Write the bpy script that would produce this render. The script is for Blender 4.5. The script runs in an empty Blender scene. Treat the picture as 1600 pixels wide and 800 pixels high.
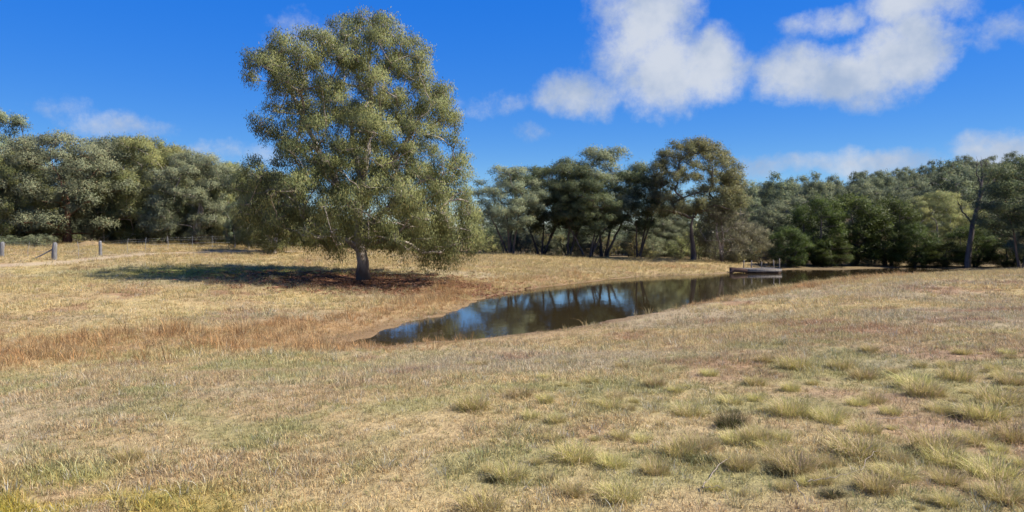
import bpy, math
import numpy as np
from mathutils import Vector

sc = bpy.context.scene
COL = sc.collection
rng = np.random.default_rng(7)

# ------------------------------------------------------------------ camera
F = 1142.0            # focal length in photograph pixels (1600 wide)
HZ = 375.0            # horizon row in the photograph
EYE = 3.0             # eye height above the pond surface (z = 0)
cam = bpy.data.cameras.new("camera")
cam.sensor_width = 36.0
cam.lens = F / 1600.0 * 36.0
cam.shift_y = -(400.0 - HZ) / 1600.0
cam.clip_start = 0.1
cam.clip_end = 6000.0
camo = bpy.data.objects.new("camera", cam)
COL.objects.link(camo)
camo.location = (0, 0, EYE)
camo.rotation_euler = (math.radians(90), 0, 0)
sc.camera = camo

# ------------------------------------------------------------------ light and sky
SUN_AZ, SUN_EL = math.radians(97), math.radians(51)
sc.view_settings.view_transform = 'Standard'
sc.view_settings.look = 'None'
sc.view_settings.exposure = 0.95
sc.view_settings.gamma = 1.0
sc.view_settings.use_curve_mapping = False
sun = bpy.data.lights.new("sun", 'SUN')
sun.energy = 4.8
sun.angle = math.radians(0.53)
sun.color = (1.0, 0.93, 0.82)
suno = bpy.data.objects.new("sun", sun)
COL.objects.link(suno)
SUN_DIR = Vector((math.cos(SUN_EL) * math.sin(SUN_AZ), math.cos(SUN_EL) * math.cos(SUN_AZ), math.sin(SUN_EL)))
suno.rotation_euler = (-SUN_DIR).to_track_quat('-Z', 'Y').to_euler()
suno.location = (60, -20, 60)


class NT:
    """small helper to write node trees"""
    def __init__(self, tree):
        self.t = tree
        self.l = tree.links

    def n(self, typ, **kw):
        nd = self.t.nodes.new(typ)
        for k, v in kw.items():
            setattr(nd, k, v)
        return nd

    def set(self, sock, v):
        if hasattr(v, 'is_output'):
            self.l.new(v, sock)
        else:
            sock.default_value = v

    def math(self, op, a, b=0.0, c=0.0, clamp=False):
        nd = self.n('ShaderNodeMath', operation=op, use_clamp=clamp)
        self.set(nd.inputs[0], a); self.set(nd.inputs[1], b); self.set(nd.inputs[2], c)
        return nd.outputs[0]

    def vmath(self, op, a, b=(0, 0, 0), out=0):
        nd = self.n('ShaderNodeVectorMath', operation=op)
        self.set(nd.inputs[0], a); self.set(nd.inputs[1], b)
        return nd.outputs[out]

    def mix(self, f, a, b, blend='MIX'):
        nd = self.n('ShaderNodeMix', data_type='RGBA', blend_type=blend)
        self.set(nd.inputs[0], f); self.set(nd.inputs[6], a); self.set(nd.inputs[7], b)
        return nd.outputs[2]

    def noise(self, vec, scale, detail=4.0, rough=0.55, out=0):
        nd = self.n('ShaderNodeTexNoise')
        if vec is not None:
            self.l.new(vec, nd.inputs['Vector'])
        nd.inputs['Scale'].default_value = scale
        nd.inputs['Detail'].default_value = detail
        nd.inputs['Roughness'].default_value = rough
        return nd.outputs[out]

    def smooth(self, x, lo, hi, a=0.0, b=1.0):
        nd = self.n('ShaderNodeMapRange', interpolation_type='SMOOTHSTEP')
        self.set(nd.inputs[0], x)
        for i, v in enumerate((lo, hi, a, b)):
            self.set(nd.inputs[1 + i], v)
        return nd.outputs[0]


world = bpy.data.worlds.new("World")
sc.world = world
world.use_nodes = True
world.cycles.sampling_method = 'MANUAL'
world.cycles.sample_map_resolution = 512
sc.cycles.max_bounces = 5
sc.cycles.diffuse_bounces = 2
sc.cycles.glossy_bounces = 2
sc.cycles.transmission_bounces = 3
sc.cycles.transparent_max_bounces = 4
wt = world.node_tree
wt.nodes.clear()
W = NT(wt)
sky = W.n('ShaderNodeTexSky', sky_type='NISHITA')
sky.sun_disc = False
sky.sun_elevation = SUN_EL
sky.sun_rotation = SUN_AZ
sky.altitude = 900
sky.air_density = 1.0
sky.dust_density = 0.2
sky.ozone_density = 3.0
# deep clean-air blue: steeper colour ratios, flatter brightness
sr = W.n('ShaderNodeSeparateColor')
W.l.new(sky.outputs[0], sr.inputs[0])
bl_ = W.math('MAXIMUM', sr.outputs[2], 0.001)
bq = W.math('MULTIPLY', W.math('POWER', bl_, 0.25), 3.25)
hs = W.n('ShaderNodeCombineColor')
rr0 = W.math('MAXIMUM', W.math('SUBTRACT', W.math('POWER', W.math('DIVIDE', sr.outputs[0], bl_), 1.75), 0.115), 0.012)
W.l.new(W.math('MULTIPLY', rr0, bq), hs.inputs[0])
gg0 = W.math('MAXIMUM', W.math('SUBTRACT', W.math('POWER', W.math('DIVIDE', sr.outputs[1], bl_), 1.6), 0.145), 0.02)
W.l.new(W.math('MULTIPLY', gg0, bq), hs.inputs[1])
W.l.new(bq, hs.inputs[2])
tc = W.n('ShaderNodeTexCoord')
dirv = W.vmath('NORMALIZE', tc.outputs['Generated'])
sx = W.n('ShaderNodeSeparateXYZ')
W.l.new(dirv, sx.inputs[0])
az = W.math('ARCTAN2', sx.outputs[0], sx.outputs[1])
el = W.math('ARCSINE', sx.outputs[2])
warp = W.n('ShaderNodeTexNoise')
W.l.new(dirv, warp.inputs['Vector'])
warp.inputs['Scale'].default_value = 9.0
warp.inputs['Detail'].default_value = 5.0
warp.inputs['Roughness'].default_value = 0.6
wv = W.vmath('SUBTRACT', warp.outputs['Color'], (0.5, 0.5, 0.5))
wv = W.vmath('MULTIPLY', wv, (0.085, 0.06, 0.0))
cmb = W.n('ShaderNodeCombineXYZ')
W.l.new(az, cmb.inputs[0]); W.l.new(el, cmb.inputs[1])
uv = W.vmath('ADD', cmb.outputs[0], wv)
# cloud masses: photograph column/row of the centre, half-widths, weight
CLOUDS = [
    (1015, 20, 75, 75, 1.0), (1040, 110, 70, 62, 1.05), (1115, 100, 68, 48, 1.1), (1010, -30, 70, 45, 1.0),
    (950, 35, 26, 55, .36), (908, 147, 66, 33, .82), (985, 80, 60, 60, .7),
    (1442, 55, 56, 60, 1.05), (1400, 85, 80, 52, 1.1), (1330, 115, 95, 44, 1.1), (1250, 115, 70, 42, .95),
    (1420, -5, 80, 40, 1.0), (1290, 38, 62, 20, .55), (1350, 150, 70, 24, .7), (1560, 45, 55, 22, .42), (1505, 0, 34, 22, .4),
    (1200, 258, 85, 16, .66), (1380, 252, 105, 21, .76), (1580, 228, 95, 32, .95),
    (180, 190, 75, 22, .52), (100, 165, 48, 18, .38), (310, 240, 70, 16, .5), (762, 165, 46, 18, .27),
    (840, 214, 26, 13, .32), (380, 250, 60, 14, .3), (470, 45, 50, 24, .35),
]
fmax = None
for (px, py, rx, ry, w) in CLOUDS:
    a0 = math.atan2(px - 800, F)
    e0 = math.atan2(HZ - py, math.hypot(F, px - 800))
    k = math.cos(a0) ** 2
    v = W.vmath('SUBTRACT', uv, (a0, e0, 0))
    v = W.vmath('MULTIPLY', v, (F / rx / k, F / ry / math.cos(a0), 0))
    q = W.vmath('DOT_PRODUCT', v, v, out=1)
    f = W.math('MULTIPLY_ADD', q, -w * .62, w)
    fmax = f if fmax is None else W.math('SMOOTH_MAX', fmax, f, .25)
# scattered clouds of the same kind over the rest of the sky
zc = W.math('MAXIMUM', sx.outputs[2], 0.0)
zc = W.math('ADD', zc, 0.12)
prj = W.n('ShaderNodeCombineXYZ')
W.l.new(W.math('DIVIDE', sx.outputs[0], zc), prj.inputs[0])
W.l.new(W.math('DIVIDE', sx.outputs[1], zc), prj.inputs[1])
gen = W.noise(prj.outputs[0], 0.9, 5.0, 0.55)
gen = W.math('MULTIPLY_ADD', gen, 6.0, -3.35)
inview = W.math('MULTIPLY', W.smooth(W.math('ABSOLUTE', az), 0.64, 0.8, 1.0, 0.0), W.smooth(el, 0.36, 0.5, 1.0, 0.0))
gen = W.math('SUBTRACT', gen, W.math('MULTIPLY', inview, 6.0))
fmax = W.math('MAXIMUM', fmax, gen)
fine = W.noise(dirv, 26.0, 8.0, 0.66)
fmax = W.math('ADD', fmax, W.math('MULTIPLY_ADD', fine, 1.5, -0.76))
alpha = W.math('MULTIPLY', W.smooth(fmax, -0.08, 0.98), 0.95)
alpha = W.math('MULTIPLY', alpha, W.smooth(el, -0.01, 0.03))
shade = W.smooth(W.noise(dirv, 11.0, 5.0, 0.55), 0.34, 0.66)
cloudcol = W.mix(shade, (2.35, 2.95, 4.0, 1), (4.0, 4.3, 4.8, 1))
skyc = W.mix(alpha, hs.outputs[0], cloudcol)
bg = W.n('ShaderNodeBackground')
bg.inputs['Strength'].default_value = 0.085
W.l.new(skyc, bg.inputs['Color'])
wo = W.n('ShaderNodeOutputWorld')
W.l.new(bg.outputs[0], wo.inputs['Surface'])


# ------------------------------------------------------------------ general helpers
def P(px, py, d):
    return np.array([(px - 800) / F * d, d, EYE - (py - HZ) / F * d])


def sstep(a, b, x):
    t = np.clip((x - a) / (b - a), 0, 1)
    return t * t * (3 - 2 * t)


def lattice(ix, iy, seed):
    h = (ix.astype(np.int64) * 374761393 + iy.astype(np.int64) * 668265263 + seed * 1274126177) & 0xFFFFFFFF
    h = ((h ^ (h >> 13)) * 1103515245) & 0xFFFFFFFF
    h = (h ^ (h >> 16)) & 0xFFFFFFFF
    return h / 4294967295.0


def vnoise(x, y, seed=0):
    ix, iy = np.floor(x), np.floor(y)
    fx, fy = x - ix, y - iy
    fx = fx * fx * (3 - 2 * fx); fy = fy * fy * (3 - 2 * fy)
    a = lattice(ix, iy, seed); b = lattice(ix + 1, iy, seed)
    c = lattice(ix, iy + 1, seed); d = lattice(ix + 1, iy + 1, seed)
    return (a * (1 - fx) + b * fx) * (1 - fy) + (c * (1 - fx) + d * fx) * fy


def fbm(x, y, seed=0, octv=4):
    s = 0; a = 0.5; t = 0
    for i in range(octv):
        s = s + a * vnoise(x * 2 ** i, y * 2 ** i, seed + i * 17)
        t += a; a *= 0.5
    return s / t


def mesh_np(name, verts, quads=None, tris=None, mats=(), smooth=False, col=None, puff=None):
    me = bpy.data.meshes.new(name)
    verts = np.asarray(verts, np.float32)
    loops, starts, n = [], [], 0
    if quads is not None and len(quads):
        q = np.asarray(quads, np.int32)
        loops.append(q.ravel()); starts.append(np.arange(len(q)) * 4); n += q.size
    if tris is not None and len(tris):
        t = np.asarray(tris, np.int32)
        loops.append(t.ravel()); starts.append(n + np.arange(len(t)) * 3); n += t.size
    me.vertices.add(len(verts))
    me.vertices.foreach_set('co', verts.ravel())
    if loops:
        lv = np.concatenate(loops).astype(np.int32); st = np.concatenate(starts).astype(np.int32)
        me.loops.add(len(lv)); me.loops.foreach_set('vertex_index', lv)
        me.polygons.add(len(st)); me.polygons.foreach_set('loop_start', st)
        me.update(calc_edges=True)
        if smooth:
            me.polygons.foreach_set('use_smooth', np.ones(len(st), bool))
    if col is not None:
        at = me.attributes.new('tint', 'FLOAT_COLOR', 'POINT')
        c = np.ones((len(verts), 4), np.float32); c[:, :3] = col
        at.data.foreach_set('color', c.ravel())
    if puff is not None:
        me.attributes.new('puff', 'FLOAT_VECTOR', 'POINT').data.foreach_set('vector', np.asarray(puff, np.float32).ravel())
    for m in mats:
        me.materials.append(m)
    me.validate()
    return me


def obj(name, data, parent=None, loc=None, label=None, cat=None, group=None, kind=None):
    o = bpy.data.objects.new(name, data)
    COL.objects.link(o)
    if parent is not None:
        o.parent = parent
    if loc is not None:
        o.location = loc
    if label: o['label'] = label
    if cat: o['category'] = cat
    if group: o['group'] = group
    if kind: o['kind'] = kind
    return o


def copy_tree(root):
    r = root.copy(); COL.objects.link(r)
    for ch in root.children:
        c = ch.copy(); COL.objects.link(c); c.parent = r
        for g in ch.children:
            d = g.copy(); COL.objects.link(d); d.parent = c
    return r


# ------------------------------------------------------------------ materials
def new_mat(name):
    m = bpy.data.materials.new(name)
    m.use_nodes = True
    m.node_tree.nodes.clear()
    N = NT(m.node_tree)
    out = N.n('ShaderNodeOutputMaterial')
    return m, N, out


def principled(N, out, color, rough=0.8, spec=0.3, normal=None):
    b = N.n('ShaderNodeBsdfPrincipled')
    N.set(b.inputs['Base Color'], color)
    N.set(b.inputs['Roughness'], rough)
    N.set(b.inputs['Specular IOR Level'], spec)
    if normal is not None:
        N.l.new(normal, b.inputs['Normal'])
    N.l.new(b.outputs[0], out.inputs['Surface'])
    return b


def bump(N, h, strength=0.5, dist=0.05):
    b = N.n('ShaderNodeBump')
    b.inputs['Strength'].default_value = strength
    b.inputs['Distance'].default_value = dist
    N.l.new(h, b.inputs['Height'])
    return b.outputs[0]


def mat_ground():
    m, N, out = new_mat("dry_grass_ground")
    at = N.n('ShaderNodeAttribute', attribute_name='tint')
    g = N.n('ShaderNodeNewGeometry')
    n1 = N.noise(g.outputs['Position'], 3.0, 6, 0.65)
    n2 = N.noise(g.outputs['Position'], 22.0, 4, 0.65)
    v = N.math('MULTIPLY_ADD', n1, 0.9, 0.5)
    v = N.math('MULTIPLY', v, N.math('MULTIPLY_ADD', n2, 1.3, 0.3))
    c = N.vmath('SCALE', at.outputs['Color'])
    sn = c.node
    N.set(sn.inputs[3], v)
    nd = bump(N, n2, 0.7, 0.05)
    principled(N, out, c, 0.95, 0.1, nd)
    return m


def mat_blade(name, instanced=True):
    m, N, out = new_mat(name)
    at = N.n('ShaderNodeAttribute', attribute_name='tint')
    if instanced:
        at.attribute_type = 'INSTANCER'
        bl = N.n('ShaderNodeAttribute', attribute_name='tint')
        c = N.mix(1.0, at.outputs['Color'], bl.outputs['Color'], 'MULTIPLY')
    else:
        c = at.outputs['Color']
        oi = N.n('ShaderNodeObjectInfo')
        hsv = N.n('ShaderNodeHueSaturation')
        N.l.new(c, hsv.inputs['Color'])
        N.l.new(N.math('MULTIPLY_ADD', oi.outputs['Random'], 0.03, 0.48), hsv.inputs['Hue'])
        N.l.new(N.math('MULTIPLY_ADD', oi.outputs['Random'], 0.35, 0.85), hsv.inputs['Value'])
        c = hsv.outputs[0]
    b = N.n('ShaderNodeBsdfPrincipled')
    N.l.new(c, b.inputs['Base Color'])
    b.inputs['Roughness'].default_value = 0.6
    b.inputs['Specular IOR Level'].default_value = 0.25
    tr = N.n('ShaderNodeBsdfTranslucent')
    N.l.new(c, tr.inputs['Color'])
    mx = N.n('ShaderNodeMixShader')
    mx.inputs[0].default_value = 0.3
    N.l.new(b.outputs[0], mx.inputs[1]); N.l.new(tr.outputs[0], mx.inputs[2])
    N.l.new(mx.outputs[0], out.inputs['Surface'])
    return m


def mat_leaf(name, rough=0.5, spec=0.13, transl=0.3, val=1.22):
    m, N, out = new_mat(name)
    at = N.n('ShaderNodeAttribute', attribute_name='tint')
    oi = N.n('ShaderNodeObjectInfo')
    hsv = N.n('ShaderNodeHueSaturation')
    N.l.new(at.outputs['Color'], hsv.inputs['Color'])
    N.l.new(N.math('MULTIPLY_ADD', oi.outputs['Random'], 0.03, 0.486), hsv.inputs['Hue'])
    rv = N.math('FRACT', N.math('MULTIPLY', oi.outputs['Random'], 7.31))
    N.l.new(N.math('MULTIPLY_ADD', rv, 0.4, val), hsv.inputs['Value'])
    puff = N.n('ShaderNodeAttribute', attribute_name='puff')
    vt = N.n('ShaderNodeVectorTransform', vector_type='NORMAL', convert_from='OBJECT', convert_to='WORLD')
    N.l.new(puff.outputs['Vector'], vt.inputs[0])
    geo = N.n('ShaderNodeNewGeometry')
    nrm = N.vmath('ADD', N.vmath('MULTIPLY', vt.outputs[0], (2.8, 2.8, 2.8)), geo.outputs['Normal'])
    nrm = N.vmath('NORMALIZE', nrm)
    b = N.n('ShaderNodeBsdfPrincipled')
    N.l.new(hsv.outputs[0], b.inputs['Base Color'])
    b.inputs['Roughness'].default_value = rough
    b.inputs['Specular IOR Level'].default_value = spec
    N.l.new(nrm, b.inputs['Normal'])
    tr = N.n('ShaderNodeBsdfTranslucent')
    N.l.new(hsv.outputs[0], tr.inputs['Color'])
    mx = N.n('ShaderNodeMixShader')
    mx.inputs[0].default_value = transl
    N.l.new(b.outputs[0], mx.inputs[1]); N.l.new(tr.outputs[0], mx.inputs[2])
    N.l.new(mx.outputs[0], out.inputs['Surface'])
    return m


def mat_bark(name, pale, dark, fibre, base_h=0.0):
    """gum bark: pale smooth patches against darker fibrous streaks running up the stem; rough stocking below base_h"""
    m, N, out = new_mat(name)
    t = N.n('ShaderNodeTexCoord')
    st = N.vmath('MULTIPLY', t.outputs['Object'], (1.0, 1.0, 0.18))
    n1 = N.noise(st, 3.2, 5, 0.6)
    n2 = N.noise(st, 14.0, 4, 0.6)
    c = N.mix(N.smooth(n1, 0.42, 0.62), pale, dark)
    c = N.mix(N.math('MULTIPLY', N.smooth(n2, 0.5, 0.7), 0.55), c, fibre)
    if base_h > 0:
        s = N.n('ShaderNodeSeparateXYZ')
        N.l.new(t.outputs['Object'], s.inputs[0])
        hgt = N.math('ADD', s.outputs[2], N.math('MULTIPLY_ADD', n1, 2.4, -1.2))
        c = N.mix(N.smooth(hgt, base_h * .5, base_h * 1.2, 1.0, 0.0), c, fibre)
    principled(N, out, c, 0.85, 0.2, bump(N, n2, 0.5, 0.03))
    return m


def mat_wood(name, a, b, scale=6.0):
    m, N, out = new_mat(name)
    t = N.n('ShaderNodeTexCoord')
    st = N.vmath('MULTIPLY', t.outputs['Object'], (1.0, 1.0, 0.12))
    n1 = N.noise(st, scale * 4, 5, 0.65)
    c = N.mix(N.smooth(n1, 0.35, 0.65), a, b)
    principled(N, out, c, 0.85, 0.2, bump(N, n1, 0.6, 0.02))
    return m


def mat_water():
    m, N, out = new_mat("pond_water")
    g = N.n('ShaderNodeNewGeometry')
    w = N.vmath('MULTIPLY', g.outputs['Position'], (1.0, 0.45, 1.0))
    n1 = N.noise(w, 1.8, 3, 0.5)
    n2 = N.noise(w, 9.0, 2, 0.5)
    h = N.math('MULTIPLY_ADD', n2, 0.35, n1)
    # a breeze ruffles the near end; the far end lies almost still
    sp = N.n('ShaderNodeSeparateXYZ')
    N.l.new(g.outputs['Position'], sp.inputs[0])
    wind = N.math('ADD', sp.outputs[1], N.math('MULTIPLY_ADD', N.noise(g.outputs['Position'], 0.35, 2, 0.5), 12.0, -6.0))
    bn = N.n('ShaderNodeBump')
    N.set(bn.inputs['Strength'], N.smooth(wind, 24.0, 38.0, 0.10, 0.06))
    bn.inputs['Distance'].default_value = 0.05
    N.l.new(h, bn.inputs['Height'])
    nd = bn.outputs[0]
    b = principled(N, out, (0.032, 0.0235, 0.011, 1), 0.03, 1.0, nd)
    b.inputs['IOR'].default_value = 2.3
    return m


M_ground = mat_ground()
M_blade = mat_blade("grass_blade", True)
M_tuss = mat_blade("tussock_blade", False)
M_leaf = mat_leaf("gum_leaf")
M_leafd = mat_leaf("wattle_leaf", 0.5, 0.12, 0.2, 0.9)
M_bark = mat_bark("pale_gum_bark", (0.42, 0.37, 0.31, 1), (0.23, 0.18, 0.15, 1), (0.13, 0.08, 0.055, 1), 1.0)
M_bough = mat_bark("grey_bough_bark", (0.34, 0.30, 0.26, 1), (0.20, 0.165, 0.14, 1), (0.13, 0.10, 0.08, 1))
M_barkw = mat_bark("white_gum_bark", (0.55, 0.50, 0.44, 1), (0.33, 0.28, 0.24, 1), (0.22, 0.17, 0.13, 1))
M_barkd = mat_bark("dark_gum_bark", (0.12, 0.10, 0.085, 1), (0.06, 0.05, 0.043, 1), (0.04, 0.032, 0.027, 1))
M_barkr = mat_bark("red_gum_bark", (0.24, 0.12, 0.075, 1), (0.13, 0.065, 0.045, 1), (0.07, 0.04, 0.03, 1))
M_post = mat_wood("weathered_post_wood", (0.21, 0.205, 0.205, 1), (0.11, 0.11, 0.11, 1))
M_jetty = mat_wood("weathered_jetty_wood", (0.21, 0.19, 0.165, 1), (0.12, 0.105, 0.09, 1))
M_jpost = mat_wood('grey_jetty_post', (0.19, 0.165, 0.14, 1), (0.11, 0.095, 0.08, 1))
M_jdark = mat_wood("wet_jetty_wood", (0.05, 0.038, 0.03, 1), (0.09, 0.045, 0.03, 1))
M_wire, _N, _o = new_mat("galvanised_wire")
_b = principled(_N, _o, (0.35, 0.36, 0.37, 1), 0.5, 0.5); _b.inputs['Metallic'].default_value = 0.7
M_water = mat_water()

# ------------------------------------------------------------------ terrain
CP = []           # control points (x, y, z)


def cp(px, py, d):
    CP.append(P(px, py, d))


def cw(x, y, z):
    CP.append(np.array([x, y, z], float))


def wd(py):
    return EYE * F / (py - HZ)


SHORE_FAR = [(530, 536), (590, 519), (640, 507), (700, 491), (730, 478), (760, 464), (800, 456), (850, 449), (900, 443), (950, 437),
             (1000, 432), (1060, 430), (1110, 429), (1160, 424), (1240, 421), (1320, 421)]
SHORE_NEAR = [(610, 540), (700, 532), (800, 524), (900, 512), (1000, 492), (1100, 472), (1200, 452), (1290, 439)]
far_pts = [P(px, py, wd(py))[:2] for px, py in SHORE_FAR]
near_pts = [P(px, py, wd(py))[:2] for px, py in SHORE_NEAR]
POND = np.array(far_pts + [np.array([44, 80.0]), np.array([47, 73.0]), np.array([38, 64.0]), np.array([30, 59.0])] + near_pts[::-1])


def poly_sd(x, y, poly):
    """signed distance to a polygon, negative inside"""
    d2 = np.full(x.shape, 1e18); inside = np.zeros(x.shape, bool)
    n = len(poly)
    for i in range(n):
        ax, ay = poly[i]; bx, by = poly[(i + 1) % n]
        ex, ey = bx - ax, by - ay
        t = np.clip(((x - ax) * ex + (y - ay) * ey) / (ex * ex + ey * ey), 0, 1)
        d2 = np.minimum(d2, (x - ax - t * ex) ** 2 + (y - ay - t * ey) ** 2)
        c = ((ay > y) != (by > y)) & (x < ex * (y - ay) / (ey if abs(ey) > 1e-9 else 1e-9) + ax)
        inside ^= c
    return np.where(inside, -1, 1) * np.sqrt(d2)


def line_d(x, y, pts):
    d2 = np.full(x.shape, 1e18)
    for (ax, ay), (bx, by) in zip(pts[:-1], pts[1:]):
        ex, ey = bx - ax, by - ay
        t = np.clip(((x - ax) * ex + (y - ay) * ey) / (ex * ex + ey * ey), 0, 1)
        d2 = np.minimum(d2, (x - ax - t * ex) ** 2 + (y - ay - t * ey) ** 2)
    return np.sqrt(d2)


for p in POND:
    cw(p[0], p[1], 0.0)
for x, y in [(0, 28), (3, 36), (9, 45), (16, 52), (26, 64), (34, 70)]:
    cw(x, y, -0.9)
# near paddock
for x, y, z in [(0, 0, 1.3), (0, -12, 1.35), (-8, -6, 1.3), (10, -5, 1.35), (0, 5, 1.28), (4, 6, 1.28), (-4, 6, 1.22), (0, 10, 1.12), (0, 15, .72),
                (-5, 10, 1.0), (-7, 11, .82), (8, 10, 1.2), (12, 19, .98), (6, 15, 1.0), (14, 12, 1.25), (-9, 5, 1.15), (20, 18, 1.15), (30, 20, 1.3), (-20, 0, 1.0)]:
    cw(x, y, z)
for px, py, d in [(1500, 452, 33), (1600, 431, 50), (1500, 433, 48), (1400, 436, 44), (1300, 447, 38), (1200, 470, 30), (1800, 430, 50), (1600, 470, 30)]:
    cp(px, py, d)
for x, y, z in [(52, 60, .35), (60, 75, .4), (47, 66, .25)]:
    cw(x, y, z)
# gully on the left
GULLY = [(-4.3, 22.6), (-7.4, 21.6), (-9.8, 19.4), (-11.8, 17.0), (-14.5, 14.5), (-19, 12)]
for x, y in GULLY[1:]:
    cw(x, y, .22)
# left bank and paddock
for px, py, d in [(0, 480, 27), (150, 490, 26), (300, 490, 27), (400, 470, 31), (480, 478, 30.5), (0, 435, 40), (200, 440, 38), (400, 440, 39), (567, 440, 43), (640, 445, 41), (560, 465, 35),
                  (85, 405, 50), (157, 400, 54), (0, 403, 49), (250, 402, 54), (400, 403, 55), (560, 403, 58), (100, 383, 66), (300, 383, 68), (450, 388, 70),
                  (-200, 385, 60), (-200, 440, 35), (0, 379, 85), (300, 380, 90), (560, 392, 75), (700, 399, 72), (700, 425, 50), (660, 460, 38.5), (780, 440, 46), (780, 415, 60), (850, 402, 75), (850, 425, 56),
                  (950, 406, 78), (950, 421, 63), (1080, 408, 79), (1080, 420, 68), (1170, 413, 80), (1300, 414, 84), (1450, 412, 84), (1600, 408, 84), (1800, 405, 85)]:
    cp(px, py, d)
for x, y, z in [(0, 100, 1.2), (30, 100, 1.6), (60, 100, 2.2), (-30, 100, 2.6), (-60, 100, 2.8), (-70, 50, 2.6), (80, 60, 1.5), (90, 20, 1.8), (-50, 20, 1.4), (-40, -20, 1.3), (40, -20, 1.6)]:
    cw(x, y, z)
CP = np.array(CP)


def tps_fit(c):
    n = len(c)
    d = np.hypot(c[:, None, 0] - c[None, :, 0], c[:, None, 1] - c[None, :, 1]) + 1e-9
    K = d * d * np.log(d) + np.eye(n) * 0.6
    Pm = np.c_[np.ones(n), c[:, :2]]
    A = np.block([[K, Pm], [Pm.T, np.zeros((3, 3))]])
    return np.linalg.solve(A, np.r_[c[:, 2], 0, 0, 0])


TW = tps_fit(CP)


def tps_eval(x, y):
    z = TW[-3] + TW[-2] * x + TW[-1] * y
    for (cx, cy, _), w in zip(CP, TW[:-3]):
        d = np.hypot(x - cx, y - cy) + 1e-9
        z = z + w * d * d * np.log(d)
    return z


def axis(lo, hi, step, far_lo, far_hi, grow=1.16):
    a = list(np.arange(lo, hi + 1e-6, step))
    s = step
    while a[-1] < far_hi:
        s *= grow; a.append(a[-1] + s)
    s = step
    while a[0] > far_lo:
        s *= grow; a.insert(0, a[0] - s)
    return np.array(a)


GX = axis(-46, 54, 0.33, -2500, 2500)
GY = axis(1.0, 92, 0.33, -1200, 3500)
XX, YY = np.meshgrid(GX, GY)


def terrain_exact(x, y):
    cx, cy = np.clip(x, -75, 92), np.clip(y, -22, 102)
    z = tps_eval(cx, cy)
    out = np.hypot(x - cx, y - cy)
    z = z * (1 - sstep(0, 60, out)) + 2.0 * sstep(0, 60, out)
    # wooded rise behind the pond, higher to the right
    ang = x / np.maximum(y, 30)
    H = 3.0 + 14.5 * sstep(0.22, 0.72, ang) + 2.0 * sstep(0.2, .8, -ang)
    z = z + H * sstep(95, 250, y) * (1 - 0.8 * sstep(320, 1200, y))
    sd = poly_sd(x, y, POND)
    sd = np.where(np.abs(sd) < 6, sd + (fbm(x * .8, y * .8, 71, 3) - .5) * 1.1, sd)
    und = (fbm(x * .22, y * .22, 3) - .5) * .22 + (fbm(x * 1.1, y * 1.1, 9, 3) - .5) * .10
    z = z + und * sstep(0.2, 3.0, sd)
    # the near bank runs down to the water as a gentle apron
    nearside = sstep(-1.5, 1.5, (x * .93 - (y - 26) * .37) + 2) * sstep(-9, -4, x) * (1 - sstep(36, 50, y))
    lim = 0.03 + 0.055 * np.maximum(sd, 0) + np.maximum(sd - 5, 0) * .08
    z = np.where((sd > 0) & (sd < 14), z + nearside * (np.minimum(z, lim) - z), z)
    z = np.where(sd > 0, np.maximum(z, 0.025 + 0.05 * np.minimum(sd, 2.0)), np.minimum(z, -0.02 + 0.25 * np.maximum(sd, -3)))
    return z


ZZ = terrain_exact(XX, YY)


def height(x, y):
    x = np.asarray(x, float); y = np.asarray(y, float)
    i = np.clip(np.searchsorted(GX, x) - 1, 0, len(GX) - 2); j = np.clip(np.searchsorted(GY, y) - 1, 0, len(GY) - 2)
    u = np.clip((x - GX[i]) / (GX[i + 1] - GX[i]), 0, 1); v = np.clip((y - GY[j]) / (GY[j + 1] - GY[j]), 0, 1)
    return (ZZ[j, i] * (1 - u) + ZZ[j, i + 1] * u) * (1 - v) + (ZZ[j + 1, i] * (1 - u) + ZZ[j + 1, i + 1] * u) * v


HERO = P(567, 440, 43)
TRACK = [tuple(P(-160, 426, 44)[:2]), tuple(P(0, 418, 45)[:2]), tuple(P(110, 410, 49)[:2]), tuple(P(230, 402, 56)[:2]), tuple(P(420, 397, 62)[:2]), tuple(P(640, 398, 68)[:2])]


def L(*c):
    return np.array(c, float)


def lerp(a, b, t):
    return a + (b - a) * t[..., None]


def zones(x, y):
    sd = poly_sd(x, y, POND)
    gd = line_d(x, y, GULLY)
    wob = (fbm(x * .5, y * .5, 31) - .5) * 2.4
    gully = 1 - sstep(.6, 4.2, gd + wob * 1.4)
    leftbank = (1 - sstep(1.2, 4.6, sd + wob)) * sstep(0, 1, (y - 22) - 0.95 * (x + 4.2) + 1.2) * (1 - sstep(50, 62, y))
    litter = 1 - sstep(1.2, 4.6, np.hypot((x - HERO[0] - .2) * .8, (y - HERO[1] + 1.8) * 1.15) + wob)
    track = 1 - sstep(.5, 1.3, line_d(x, y, TRACK) + wob * .25)
    mud = 1 - sstep(.15, 1.1, sd + wob * .35)
    return sd, gully, leftbank, litter, track, mud


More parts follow.
